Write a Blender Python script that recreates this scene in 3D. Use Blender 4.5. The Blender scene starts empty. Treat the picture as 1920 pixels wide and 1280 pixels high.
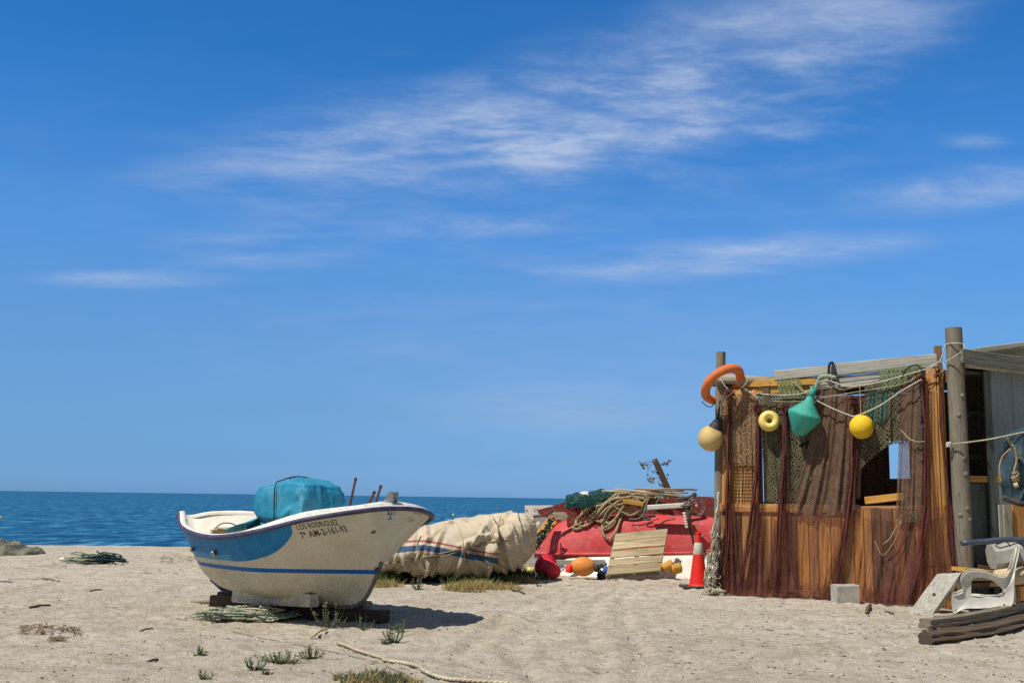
import bpy, math, random
import numpy as np
from mathutils import Vector, Matrix
from mathutils.bvhtree import BVHTree
random.seed(7); rng = np.random.default_rng(7)
SC = bpy.context.scene; COL = SC.collection
R_ = math.radians
# ------------------------------------------------------------------ camera
F = 2060.0; H = 1.35                       # focal length in px of a 1920 wide frame; eye height
PITCH = math.atan((932.7-640)/F); ROLL = math.atan(0.0137)
_f = Vector((0, math.cos(PITCH), math.sin(PITCH))); _u = Vector((0, -math.sin(PITCH), math.cos(PITCH))); _r = Vector((1, 0, 0))
CR = _r*math.cos(ROLL)+_u*math.sin(ROLL); CU = _u*math.cos(ROLL)-_r*math.sin(ROLL); CF = _f
cam = bpy.data.cameras.new('camera'); co = bpy.data.objects.new('camera', cam); COL.objects.link(co)
m = Matrix((CR, CU, -CF)).transposed().to_4x4(); m.translation = (0, 0, H); co.matrix_world = m
cam.sensor_width = 36; cam.lens = 36*F/1920; cam.clip_start = .1; cam.clip_end = 60000
SC.camera = co
# ------------------------------------------------------------------ light
SUN = Vector((-.49, -.38, 1.0)).normalized()
sl = bpy.data.lights.new('sun', 'SUN'); sl.energy = 4.9; sl.angle = R_(.53); sl.color = (1, .94, .84)
so = bpy.data.objects.new('sun', sl); COL.objects.link(so); so.rotation_euler = SUN.to_track_quat('Z', 'Y').to_euler()
SC.view_settings.view_transform = 'Standard'; SC.view_settings.look = 'None'; SC.view_settings.exposure = 0.0; SC.view_settings.gamma = 1.0
SC.cycles.use_denoising = False; SC.cycles.sample_clamp_indirect = 4.0; SC.cycles.transparent_max_bounces = 24; SC.cycles.max_bounces = 8

class NT:
    """tiny node-graph helper"""
    def __init__(s, tree): s.t = tree; s.t.nodes.clear()
    def n(s, typ, **kw):
        nd = s.t.nodes.new(typ); ins = kw.pop('i', {})
        for k, v in kw.items(): setattr(nd, k, v)
        for k, v in ins.items():
            sk = nd.inputs[k]
            if isinstance(v, bpy.types.NodeSocket): s.t.links.new(v, sk)
            else: sk.default_value = v
        return nd
    def m(s, op, a, b=0.0, c=0.0, clamp=False):
        nd = s.n('ShaderNodeMath', operation=op, i={0: a, 1: b, 2: c}); nd.use_clamp = clamp; return nd.outputs[0]
    def noise(s, vec, scale=5., detail=4., rough=.55, dist=0., out='Fac'):
        return s.n('ShaderNodeTexNoise', i={'Vector': vec, 'Scale': scale, 'Detail': detail, 'Roughness': rough, 'Distortion': dist}).outputs[out]
    def ramp(s, v, a, b, lo=0., hi=1.):
        return s.n('ShaderNodeMapRange', interpolation_type='SMOOTHSTEP', i={0: v, 1: a, 2: b, 3: lo, 4: hi}).outputs[0]
    def mix(s, f, a, b, typ='MIX'):
        nd = s.n('ShaderNodeMix', data_type='RGBA', blend_type=typ, clamp_factor=True)
        for k, v in ((0, f), (6, a), (7, b)):
            if isinstance(v, bpy.types.NodeSocket): s.t.links.new(v, nd.inputs[k])
            else: nd.inputs[k].default_value = v if k == 0 else (*v, 1)
        return nd.outputs[2]
    def map(s, vec, scale=(1, 1, 1), rot=(0, 0, 0), loc=(0, 0, 0)):
        return s.n('ShaderNodeMapping', i={'Vector': vec, 'Scale': scale, 'Rotation': rot, 'Location': loc}).outputs[0]
    def xyz(s, vec):
        return s.n('ShaderNodeSeparateXYZ', i={0: vec}).outputs
    def comb(s, x, y, z=0.): return s.n('ShaderNodeCombineXYZ', i={0: x, 1: y, 2: z}).outputs[0]

# ------------------------------------------------------------------ sky with cirrus
world = bpy.data.worlds.new('World'); SC.world = world; world.use_nodes = True
W = NT(world.node_tree)
def ray(px, py): return CF+CR*((px-960)/F)-CU*((py-640)/F)
geo = W.n('ShaderNodeTexCoord').outputs['Generated']
d = W.xyz(geo)
sky = W.n('ShaderNodeTexSky', sky_type='NISHITA', sun_disc=False, sun_elevation=math.asin(SUN.z), sun_rotation=math.atan2(SUN.x, SUN.y), altitude=0, air_density=1.0, dust_density=.4, ozone_density=3.0)
yy = W.m('MAXIMUM', d[1], .05)
gx = W.m('DIVIDE', d[0], yy); gz = W.m('DIVIDE', d[2], yy)
P2 = W.comb(gx, gz)
# streaky cirrus noise in gnomonic sky coordinates, fibres tilted a little
def fib(rot, sx, sy, det=8., rough=.62, dist=.15, off=(0, 0, 0)):
    return W.noise(W.map(P2, scale=(sx, sy, 1), rot=(0, 0, rot), loc=off), 1., det, rough, dist)
n1 = fib(-.16, 6, 38, off=(3, 1, 0)); n2 = fib(-.24, 9, 34, det=8, rough=.62, dist=.3, off=(7, 2, 0)); n3 = fib(-.1, 2.2, 7, det=4, off=(1, 5, 0))
n4 = fib(0.3, 34, 60, det=5, rough=.6, dist=.3)
def gcoord(px, py):
    r = ray(px, py); return r.x/r.y, r.z/r.y
def blob(x0, y0, x1, y1, half, soft=1.0, fall=1.0):
    """soft elongated patch between two frame positions, given as sky directions"""
    a = Vector(gcoord(x0, y0)); b = Vector(gcoord(x1, y1)); c = (a+b)/2; L = (b-a).length/2; ang = math.atan2(b.y-a.y, b.x-a.x); h = half/F
    q = W.map(P2, loc=(-c.x, -c.y, 0)); q = W.n('ShaderNodeVectorRotate', rotation_type='Z_AXIS', i={'Vector': q, 'Angle': -ang}).outputs[0]
    q = W.xyz(q); ex = W.m('DIVIDE', q[0], L); ey = W.m('DIVIDE', q[1], h)
    r = W.m('SQRT', W.m('ADD', W.m('MULTIPLY', ex, ex), W.m('MULTIPLY', ey, ey)))
    return W.ramp(r, 1.25, .1)
def add(*a):
    v = a[0]
    for b in a[1:]: v = W.m('ADD', v, b)
    return v
mul = lambda a, b: W.m('MULTIPLY', a, b)
strk = W.ramp(n1, .33, .68); wisp = W.ramp(n2, .33, .70); big = W.ramp(n3, .3, .7); fine = W.ramp(n4, .3, .75)
cl = mul(mul(blob(260, 330, 1420, 190, 130), add(mul(strk, .45), mul(wisp, .35), .06)), .85)
cl = add(cl, mul(mul(blob(820, 230, 1760, 40, 150), add(mul(big, .34), mul(wisp, .34), .10)), .75))
cl = add(cl, mul(mul(blob(1200, 40, 1850, 0, 105), add(.3, mul(big, .25))), .9))
cl = add(cl, mul(mul(blob(840, 288, 1400, 250, 42), add(mul(wisp, .7), mul(strk, .45), .05)), .62))
cl = add(cl, mul(mul(blob(690, 428, 1100, 420, 26), add(mul(fine, .35), mul(wisp, .45), .1)), .8))
cl = add(cl, mul(mul(blob(30, 522, 460, 524, 20), add(mul(fine, .25), mul(strk, .4), .18)), .7))
cl = add(cl, mul(mul(blob(900, 520, 1760, 448, 42), add(mul(strk, .6), mul(wisp, .25), .04)), .9))
cl = add(cl, mul(mul(blob(1560, 385, 2080, 320, 52), add(mul(wisp, .5), mul(big, .3))), .75))
cl = add(cl, mul(mul(blob(1390, 243, 1560, 255, 20), add(mul(wisp, .5), .1)), .6))
cl = add(cl, mul(mul(blob(260, 470, 760, 440, 60), mul(strk, .45)), .6))
cl = add(cl, mul(mul(blob(1740, 262, 1900, 268, 20), mul(wisp, .5)), .7))
cl = add(cl, mul(blob(760, 775, 1480, 752, 62), add(.13, mul(big, .12)))); cl = add(cl, mul(blob(300, 700, 1900, 660, 170), .09)); cl = add(cl, mul(blob(450, 880, 2100, 890, 120), .08))
n5 = fib(-.27, 11, 46, det=9, rough=.7, dist=.35, off=(2, 8, 0)); hair = W.ramp(n5, .36, .68)
cl = mul(cl, add(.70, mul(hair, .50)))
cl = add(cl, mul(mul(blob(-200, 420, 2100, 420, 420), mul(strk, wisp)), .14)); cl = add(cl, mul(mul(blob(700, 330, 1900, 60, 190), mul(hair, wisp)), .30))
cl = W.m('MINIMUM', cl, .85)
grade = W.n('ShaderNodeHueSaturation', i={'Hue': .5, 'Saturation': 1.12, 'Value': 1.0, 'Fac': 1.0, 'Color': sky.outputs[0]}).outputs[0]
elev = d[2]
gr = W.n('ShaderNodeValToRGB'); el = gr.color_ramp.elements
for k_, (p_, c_) in enumerate([(0.0048, (0.32, 0.691, 1.627)), (0.0313, (0.309, 0.62, 1.31)), (0.0757, (0.392, 0.671, 1.109)), (0.1423, (0.526, 0.835, 1.177)), (0.2297, (0.574, 1.01, 1.411)), (0.3137, (0.393, 0.974, 1.428)), (0.3811, (0.279, 0.911, 1.38))]):
    e_ = el[0] if k_ == 0 else el.new(p_)
    e_.position = p_; e_.color = (*c_, 1)
el.remove(el[-1]) if el[-1].position > .99 else None
W.t.links.new(elev, gr.inputs[0])
grade = W.mix(1.0, grade, gr.outputs[0], 'MULTIPLY')
cloudcol = (4.6, 5.6, 7.6)
# unseen sky overhead and behind the camera, coloured darker to lower the fill light
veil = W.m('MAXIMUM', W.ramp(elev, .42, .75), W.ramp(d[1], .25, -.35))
fill_dim_n = W.ramp(W.noise(geo, 2.2, 5, .6, .2), .25, .75, .75, .95)
grade = W.mix(W.m('MULTIPLY', veil, fill_dim_n), grade, (1.25, 1.55, 2.1))
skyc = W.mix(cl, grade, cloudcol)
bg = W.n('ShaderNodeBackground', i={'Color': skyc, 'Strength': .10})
W.t.links.new(bg.outputs[0], W.n('ShaderNodeOutputWorld').inputs[0])

# ------------------------------------------------------------------ pixel helpers (a frame position -> a point on a real surface)
CAM = Vector((0, 0, H))
def G(px, py, z=0.):
    r = ray(px, py); return CAM+r*((z-H)/r.z)
def AT(px, py, Y):
    r = ray(px, py); return CAM+r*(Y/r.y)
# shack front plane
WA = Vector((3.10, 16.6, 0)); WB = Vector((5.95, 14.6, 0)); WD = (WB-WA).normalized(); WN = Vector((WD.y, -WD.x, 0))
if WN.y > 0: WN = -WN
def WP(px, py, off=0.):
    r = ray(px, py); t = ((WA+WN*off-CAM).dot(WN))/r.dot(WN); return CAM+r*t
def onplane(px, py, P, N):
    r = ray(px, py); return CAM+r*((P-CAM).dot(N)/r.dot(N))

# ------------------------------------------------------------------ mesh helpers
def catmull(P, n=8, closed=False):
    P = np.asarray([tuple(p) for p in P], float)
    E = np.vstack([P[-1:], P, P[:2]]) if closed else np.vstack([2*P[:1]-P[1:2], P, 2*P[-1:]-P[-2:-1]])
    out = []; t = np.linspace(0, 1, n, endpoint=False)[:, None]
    for i in range(1, len(E)-2):
        p0, p1, p2, p3 = E[i-1:i+3]
        out.append(.5*(2*p1+(p2-p0)*t+(2*p0-5*p1+4*p2-p3)*t*t+(-p0+3*p1-3*p2+p3)*t**3))
    if not closed: out.append(P[-1:])
    return np.vstack(out)

def org(o):
    v = Vector((0, 0, 0))
    while o is not None: v += o.location; o = o.parent
    return v

class MB:
    def __init__(s): s.v = []; s.f = []; s.uv = []; s.t = []; s.n = 0
    def add(s, V, Fc, UV=None, tint=None):
        V = np.asarray([tuple(p) for p in V], float) if not isinstance(V, np.ndarray) else V
        s.v.append(V); b = s.n; s.n += len(V)
        if tint is None: tint = random.random()
        for k, f in enumerate(Fc):
            s.f.append([b+i for i in f]); s.t.append(tint)
            s.uv.append([tuple(UV[i]) for i in f] if UV is not None and not isinstance(UV, list) else (UV[k] if UV is not None else [(0, 0)]*len(f)))
        return s
    def board(s, p0, p1, w, th, side=None, tint=None, seg=1, jit=0., bev=.15, taper=1.):
        """plank from p0 to p1; w across `side`, th the other way; chamfered edges"""
        p0 = Vector(p0); p1 = Vector(p1); L = (p1-p0).length; ax = (p1-p0).normalized()
        sd = Vector(side) if side is not None else Vector((0, 0, 1))
        if abs(sd.dot(ax)) > .98: sd = Vector((1, 0, 0))
        sd = (sd-ax*sd.dot(ax)).normalized(); up = ax.cross(sd)
        b = min(w, th)*bev
        prof = [(-w/2+b, -th/2), (w/2-b, -th/2), (w/2, -th/2+b), (w/2, th/2-b), (w/2-b, th/2), (-w/2+b, th/2), (-w/2, th/2-b), (-w/2, -th/2+b)]
        per = [0]; 
        for i in range(8):
            a = prof[i]; c = prof[(i+1) % 8]; per.append(per[-1]+math.hypot(a[0]-c[0], a[1]-c[1]))
        V = []; Fc = []; U = []
        off = random.random()*10
        for k in range(seg+1):
            q = k/seg; c = p0.lerp(p1, q); k1 = 1+(taper-1)*q
            dx = random.uniform(-jit, jit); dy = random.uniform(-jit, jit)
            for a in prof: V.append(c+sd*(a[0]*k1+dx)+up*(a[1]*k1+dy))
        for k in range(seg):
            for i in range(8):
                j = (i+1) % 8
                Fc.append([k*8+i, k*8+j, (k+1)*8+j, (k+1)*8+i])
                u0 = off+L*k/seg; u1 = off+L*(k+1)/seg
                U.append([(u0, per[i]), (u0, per[i+1]), (u1, per[i+1]), (u1, per[i])])
        Fc.append(list(range(7, -1, -1))); U.append([(off+prof[i][0]*.2, prof[i][1]+5) for i in range(7, -1, -1)])
        Fc.append([seg*8+i for i in range(8)]); U.append([(off+prof[i][0]*.2, prof[i][1]+5) for i in range(8)])
        return s.add(V, Fc, U, tint)
    def tube(s, pts, r, n=6, closed=False, tint=None, caps=True, flat=1., vs=1.):
        P = [Vector(p) for p in pts]; N = len(P)
        rr = r if hasattr(r, '__len__') else [r]*N
        V = []; Fc = []; U = []
        prev = None; L = 0; Ls = []
        for i in range(N):
            a = P[i-1] if (i > 0 or closed) else P[0]; b = P[(i+1) % N] if (i < N-1 or closed) else P[-1]
            t = (b-a)
            if t.length < 1e-9: t = Vector((0, 0, 1))
            t.normalize()
            if prev is None:
                ref = Vector((0, 0, 1)) if abs(t.z) < .9 else Vector((1, 0, 0))
                x = t.cross(ref).normalized()
            else:
                x = prev-t*prev.dot(t)
                x = x.normalized() if x.length > 1e-6 else t.orthogonal().normalized()
            prev = x; y = t.cross(x)
            if i: L += (P[i]-P[i-1]).length
            Ls.append(L)
            for k in range(n):
                an = 2*math.pi*k/n; V.append(P[i]+(x*math.cos(an)+y*math.sin(an)*flat)*rr[i])
        M_ = N if closed else N-1
        for i in range(M_):
            j = (i+1) % N
            for k in range(n):
                l = (k+1) % n
                Fc.append([i*n+k, i*n+l, j*n+l, j*n+k])
                u1 = Ls[j] if j else Ls[-1]+(P[0]-P[-1]).length
                U.append([(Ls[i], k/n*vs), (Ls[i], (k+1)/n*vs), (u1, (k+1)/n*vs), (u1, k/n*vs)])
        if caps and not closed:
            Fc.append(list(range(n-1, -1, -1))); U.append([(0, 0)]*n)
            Fc.append([(N-1)*n+k for k in range(n)]); U.append([(0, 0)]*n)
        return s.add(V, Fc, U, tint)
    def lathe(s, prof, c=(0, 0, 0), axis=(0, 0, 1), n=24, tint=None, x=None):
        c = Vector(c); ax = Vector(axis).normalized(); x = ax.orthogonal().normalized(); y = ax.cross(x)
        V = []; Fc = []; U = []; m = len(prof)
        for r, h in prof:
            for k in range(n):
                an = 2*math.pi*k/n; V.append(c+ax*h+(x*math.cos(an)+y*math.sin(an))*max(r, 1e-4))
        for i in range(m-1):
            for k in range(n):
                l = (k+1) % n
                Fc.append([i*n+k, i*n+l, (i+1)*n+l, (i+1)*n+k]); U.append([(k/n, i/m), ((k+1)/n, i/m), ((k+1)/n, (i+1)/m), (k/n, (i+1)/m)])
        return s.add(V, Fc, U, tint)
    def grid(s, Pt, UV=None, tint=None, closed_u=False):
        """Pt (nu,nv,3)"""
        nu, nv = Pt.shape[:2]; Fc = []
        for i in range(nu if closed_u else nu-1):
            j = (i+1) % nu
            for k in range(nv-1): Fc.append([i*nv+k, j*nv+k, j*nv+k+1, i*nv+k+1])
        if UV is None:
            U, V_ = np.meshgrid(np.arange(nu)/nu, np.arange(nv)/nv, indexing='ij'); UV = np.stack([U, V_], -1)
        return s.add(Pt.reshape(-1, 3), Fc, UV.reshape(-1, 2), tint)
    def sphere(s, c, r, n=16, m=10, sc=(1, 1, 1), tint=None):
        c = np.array(tuple(c)); a = np.linspace(0, math.pi, m+1); b = np.linspace(0, 2*math.pi, n, endpoint=False)
        Aa, Bb = np.meshgrid(a, b, indexing='ij')
        P = np.stack([np.sin(Aa)*np.cos(Bb)*sc[0], np.sin(Aa)*np.sin(Bb)*sc[1], np.cos(Aa)*sc[2]], -1)*r+c
        P = np.concatenate([P, P[:, :1]], 1)
        return s.grid(P, tint=tint)
    def build(s, name, mat, parent=None, smooth=True, auto=None):
        V = np.vstack(s.v)
        if parent is None:
            lo = V.min(0); hi = V.max(0); o3 = Vector(((lo[0]+hi[0])/2, (lo[1]+hi[1])/2, lo[2]))
        else: o3 = org(parent)
        V = V-np.array(tuple(o3))
        me = bpy.data.meshes.new(name); me.from_pydata(V.tolist(), [], s.f)
        uv = me.uv_layers.new(name='UVMap'); flat = [c for f in s.uv for p in f for c in p]
        uv.data.foreach_set('uv', flat)
        at = me.attributes.new('tint', 'FLOAT', 'FACE'); at.data.foreach_set('value', s.t)
        me.polygons.foreach_set('use_smooth', [smooth]*len(s.f))
        if smooth and auto: me.set_sharp_from_angle(angle=R_(auto))
        me.materials.append(mat); me.update()
        ob = bpy.data.objects.new(name, me); COL.objects.link(ob)
        if parent is None: ob.location = o3
        else: ob.parent = parent
        return ob
def tag(o, label, cat, group=None):
    o['label'] = label; o['category'] = cat
    if group: o['group'] = group
    return o
def struct(o, kind='structure'): o['kind'] = kind; return o
def thing(name, label, cat, loc, group=None):
    o = bpy.data.objects.new(name, None); COL.objects.link(o); o.location = loc; o.empty_display_size = .2
    return tag(o, label, cat, group)

def vnoise(x, y, seed=0):
    """value noise, arrays"""
    xi = np.floor(x).astype(np.int64); yi = np.floor(y).astype(np.int64); fx = x-xi; fy = y-yi
    fx = fx*fx*(3-2*fx); fy = fy*fy*(3-2*fy)
    def h(a, b):
        n = (a*374761393+b*668265263+seed*1442695041) & 0xffffffff
        n = ((n ^ (n >> 13))*1274126177) & 0xffffffff
        return ((n ^ (n >> 16)) & 0xffff)/65535.
    return (h(xi, yi)*(1-fx)+h(xi+1, yi)*fx)*(1-fy)+(h(xi, yi+1)*(1-fx)+h(xi+1, yi+1)*fx)*fy
def fbm(x, y, oct=4, seed=0):
    s = 0; a = 1; t = 0
    for o in range(oct): s = s+a*(vnoise(x*2**o, y*2**o, seed+o)-.5); t += a; a *= .5
    return s/t

# ------------------------------------------------------------------ materials
MATS = {}
def newmat(name):
    m = bpy.data.materials.new(name); m.use_nodes = True; return m, NT(m.node_tree)
def finish(m, N, col, rough=.7, bump=None, spec=.3, alpha=None, metal=0., trans=None, dist=.01, bstr=.6):
    b = N.n('ShaderNodeBsdfPrincipled', i={'Roughness': rough, 'Specular IOR Level': spec, 'Metallic': metal})
    if isinstance(col, tuple): b.inputs['Base Color'].default_value = (*col, 1)
    else: N.t.links.new(col, b.inputs['Base Color'])
    if bump is not None:
        bn = N.n('ShaderNodeBump', i={'Height': bump, 'Distance': dist, 'Strength': bstr}); N.t.links.new(bn.outputs[0], b.inputs['Normal'])
    sh = b.outputs[0]
    if trans:
        tr = N.n('ShaderNodeBsdfTranslucent')
        if isinstance(col, tuple): tr.inputs[0].default_value = (*col, 1)
        else: N.t.links.new(col, tr.inputs[0])
        mx = N.n('ShaderNodeMixShader', i={0: trans, 1: sh, 2: tr.outputs[0]}); sh = mx.outputs[0]
    if alpha is not None:
        tp = N.n('ShaderNodeBsdfTransparent'); mx = N.n('ShaderNodeMixShader', i={0: alpha, 1: tp.outputs[0], 2: sh}); sh = mx.outputs[0]
    N.t.links.new(sh, N.n('ShaderNodeOutputMaterial').inputs[0]); return m
def tc(N, k='Object'): return N.n('ShaderNodeTexCoord').outputs[k]
def attr(N): return N.n('ShaderNodeAttribute', attribute_name='tint').outputs['Fac']
def wood(name, cols, rough=.85, grain=1., dirt=.35, knots=True, dark=(.06, .045, .035)):
    m, N = newmat(name); uv = tc(N, 'UV'); t = attr(N)
    cv = N.n('ShaderNodeValToRGB'); e = cv.color_ramp.elements
    while len(e) > 1: e.remove(e[-1])
    e[0].position = 0; e[0].color = (*cols[0], 1)
    for k, c in enumerate(cols[1:]):
        el = e.new((k+1)/(len(cols)-1)); el.color = (*c, 1)
    N.t.links.new(t, cv.inputs[0])
    sh = N.comb(N.m('MULTIPLY', t, 37.), N.m('MULTIPLY', t, 11.))
    q = N.n('ShaderNodeVectorMath', operation='ADD', i={0: uv, 1: sh}).outputs[0]
    g = N.noise(N.map(q, (1.6*grain, 55*grain, 1)), 1., 6, .65, .4); g2 = N.noise(N.map(q, (5, 160, 1)), 1., 3, .6)
    col = N.mix(N.ramp(g, .42, .66, 0, .85), cv.outputs[0], dark, 'MIX')
    col = N.mix(N.m('MULTIPLY', N.ramp(g2, .3, .7), .35), col, N.mix(1., cv.outputs[0], (1.25, 1.2, 1.1), 'MULTIPLY'))
    st = N.noise(N.map(q, (2.2, 6, 1)), 1., 5, .6)
    col = N.mix(N.ramp(st, .48, .75, 0, dirt), col, dark)
    if knots:
        vo = N.n('ShaderNodeTexVoronoi', i={'Vector': N.map(q, (3.0, 9, 1)), 'Scale': 1.0}).outputs['Distance']
        col = N.mix(N.ramp(vo, .13, .04, 0, .8), col, dark)
    MATS[name] = finish(m, N, col, rough, N.m('ADD', g, N.m('MULTIPLY', g2, .5)), .15, dist=.006, bstr=.7); return MATS[name]
def plain(name, a, b=None, scale=6., rough=.6, spec=.3, bump=.3, bscale=None, lo=.35, hi=.65, dirt=None, dirtcol=(.1, .08, .06), metal=0., trans=None, dist=.01, coord='Object', dscale=3.):
    m, N = newmat(name); c = tc(N, coord); b = b or tuple(x*.75 for x in a)
    f = N.noise(c, scale, 6, .6, .3); col = N.mix(N.ramp(f, lo, hi), a, b)
    if dirt:
        f2 = N.noise(N.map(c, (1, 1, 1), loc=(5, 3, 2)), dscale, 7, .7, .5); col = N.mix(N.ramp(f2, .5, .72, 0, dirt), col, dirtcol)
    bp = N.noise(c, bscale or scale*5, 6, .65) if bump else None
    MATS[name] = finish(m, N, col, rough, bp, spec, metal=metal, trans=trans, dist=dist, bstr=bump or 0); return MATS[name]
def net(name, a, b, cell=.03, th=.2, rot=.785, base=0., rough=.9, holes=.0, warp=.02, streak=None, lo=.2, hi=.9, sy=1.):
    """knotted netting: a rhombic lattice of twine in UV metres, open between"""
    m, N = newmat(name); uv = tc(N, 'UV')
    wv = N.noise(uv, 4., 4, .6, 0, 'Color'); q = N.n('ShaderNodeVectorMath', operation='MULTIPLY_ADD', i={0: wv, 1: (warp*6, warp*6, 0), 2: uv}).outputs[0]
    q = N.n('ShaderNodeVectorRotate', rotation_type='Z_AXIS', i={'Vector': N.map(q, (1, 1/sy, 1)), 'Angle': rot}).outputs[0]
    x = N.xyz(q)
    fx = N.m('PINGPONG', N.m('DIVIDE', x[0], cell), .5); fy = N.m('PINGPONG', N.m('DIVIDE', x[1], cell), .5)
    line = N.m('LESS_THAN', N.m('MINIMUM', fx, fy), th)
    den = N.noise(N.map(uv, (9, 3, 1)), 1., 5, .65)
    al = N.m('MAXIMUM', line, N.ramp(den, .5, .66, 0, base)) if base else line
    if streak:                                  # gathered twine: dense vertical folds between thinner cloth
        s1 = N.noise(N.map(uv, (streak, .5, 1)), 1., 6, .7, .2); al = N.m('MAXIMUM', N.m('MULTIPLY', line, .3), N.ramp(s1, .38, .66, lo, hi))
    if holes:
        h = N.noise(uv, 3.2, 4, .6, .6); al = N.m('MULTIPLY', al, N.ramp(h, .30, .33))
    col = N.mix(N.ramp(N.noise(uv, 7., 5, .65), .35, .65), a, b)
    MATS[name] = finish(m, N, col, rough, None, .1, alpha=al, trans=.35); return MATS[name]
def ropem(name, a, b, tw=160.):
    m, N = newmat(name); uv = tc(N, 'UV'); x = N.xyz(uv)
    w = N.m('SINE', N.m('ADD', N.m('MULTIPLY', x[0], tw), N.m('MULTIPLY', x[1], 6.283*2)))
    f = N.noise(tc(N), 9., 4, .6)
    col = N.mix(N.ramp(f, .35, .65), a, b); col = N.mix(N.ramp(w, -.9, -.1, .45, 0), col, (.05, .045, .04))
    MATS[name] = finish(m, N, col, .85, w, .15, dist=.004, bstr=.5); return MATS[name]

# sand
m, N = newmat('sand'); c = tc(N)
n_big = N.noise(c, .35, 5, .6); n_mid = N.noise(c, 2.6, 6, .65, .4); n_f = N.noise(c, 34., 8, .75); n_g = N.noise(c, 150., 3, .7)
col = N.mix(N.ramp(n_big, .35, .65), (.515, .457, .362), (.59, .53, .43))
col = N.mix(N.ramp(n_mid, .44, .62, 0, .55), col, (.37, .305, .22))
n_s = N.noise(N.map(c, (1, 1.6, 1), loc=(3, 9, 0)), 9., 7, .72, .5); col = N.mix(N.ramp(n_s, .54, .68, 0, .75), col, (.26, .215, .16)); col = N.mix(N.ramp(n_s, .44, .34, 0, .5), col, (.64, .57, .45))
col = N.mix(N.ramp(n_f, .56, .72, 0, .55), col, (.20, .165, .13))
col = N.mix(N.ramp(n_f, .42, .28, 0, .45), col, (.62, .56, .47))
col = N.mix(N.ramp(n_g, .62, .75, 0, .6), col, (.13, .11, .09))
h_ = N.m('ADD', N.m('MULTIPLY', N.noise(N.map(c, (1, 1.3, 1)), 7., 6, .6, .5), 1.4), N.m('MULTIPLY', n_f, .55))
MATS['sand'] = finish(m, N, col, .95, h_, .1, dist=.05, bstr=1.)
# sea
m, N = newmat('sea'); c = tc(N); cy = N.xyz(c)[1]
w1 = N.noise(N.map(c, (1.0, .26, 1), rot=(0, 0, .06)), 1., 5, .6, .3); w2 = N.noise(N.map(c, (2.6, 1.0, 1), rot=(0, 0, -.08)), 1., 4, .6, .3); w3 = N.noise(N.map(c, (.05, .012, 1)), 1., 6, .6, .3); w4 = N.noise(N.map(c, (.25, .05, 1)), 1., 5, .6)
hh = N.m('ADD', N.m('MULTIPLY', w1, .5), N.m('ADD', N.m('MULTIPLY', w2, .12), N.m('MULTIPLY', w4, 1.2)))
near = N.ramp(cy, 40., 420.)
deep = N.mix(near, (.022, .125, .25), (.0005, .040, .165))
deep = N.mix(N.ramp(w3, .42, .62, 0, .25), deep, (.004, .05, .15))
dark_slope = N.m('MULTIPLY', N.ramp(w1, .50, .60), N.ramp(cy, 260., 60., .25, .95)); deep = N.mix(dark_slope, deep, (.003, .050, .125))  # shaded wave slopes painted into the water colour, stronger towards the shore
lit_slope = N.m('MULTIPLY', N.ramp(w1, .46, .36), N.ramp(cy, 260., 50., .2, .8)); deep = N.mix(lit_slope, deep, (.075, .27, .43))  # lit wave slopes painted into the water colour
deep = N.mix(N.ramp(w4, .50, .62, 0, .45), deep, (.004, .05, .14)); deep = N.mix(N.ramp(w2, .42, .32, 0, .3), deep, (.06, .24, .40))  # broad dark and small light wave slopes, painted in too
bn = N.n('ShaderNodeBump', i={'Height': hh, 'Distance': .4, 'Strength': 1.}).outputs[0]
df = N.n('ShaderNodeBsdfDiffuse', i={'Color': deep}); gl = N.n('ShaderNodeBsdfGlossy', i={'Color': (.75, .85, .95, 1), 'Roughness': .22, 'Normal': bn})
mx = N.n('ShaderNodeMixShader', i={0: .07, 1: df.outputs[0], 2: gl.outputs[0]}); N.t.links.new(mx.outputs[0], N.n('ShaderNodeOutputMaterial').inputs[0]); MATS['sea'] = m
# hull paint: cream gelcoat, blue side panel and waterline stripe (UV = metres along the boat, height)
m, N = newmat('boat_hull_paint'); uv = N.xyz(tc(N, 'UV')); o = tc(N)
wob = N.m('MULTIPLY', N.m('SUBTRACT', N.noise(o, 5., 3), .5), .008)
u = uv[0]; z = N.m('ADD', uv[1], wob)
cream = N.mix(N.ramp(N.noise(o, 3., 6, .6), .35, .7), (.58, .55, .44), (.51, .48, .37))
grime = N.noise(N.map(o, (1, 1, .35)), 9., 8, .75, .6)
low = N.ramp(z, .72, .30)
cream = N.mix(N.m('MULTIPLY', N.ramp(grime, .46, .72, 0, .75), N.m('ADD', N.m('MULTIPLY', low, .8), .12)), cream, (.36, .33, .25))
scr = N.ramp(N.noise(N.map(o, (1, 1, .15)), 30., 6, .8), .6, .7, 0, .5)
cream = N.mix(N.m('MULTIPLY', scr, N.ramp(z, .42, .2)), cream, (.8, .8, .77))
blue = N.mix(N.ramp(N.noise(o, 4., 6, .65, .6), .38, .62), (.005, .165, .40), (.010, .20, .47))
blue = N.mix(N.ramp(N.noise(N.map(o, (1, 1, .3)), 20., 6, .7), .6, .72, 0, .5), blue, (.02, .09, .2))
k = N.m('MAXIMUM', N.m('SUBTRACT', u, 2.0), 0.)
lowline = N.m('MULTIPLY_ADD', N.m('POWER', k, 3.), .25, .635)
pan = N.m('MULTIPLY', N.ramp(N.m('SUBTRACT', z, lowline), -.003, .003), N.ramp(N.m('ADD', u, N.m('MULTIPLY', N.m('SUBTRACT', 1.054, uv[1]), .55)), 3.150, 3.142))
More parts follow.
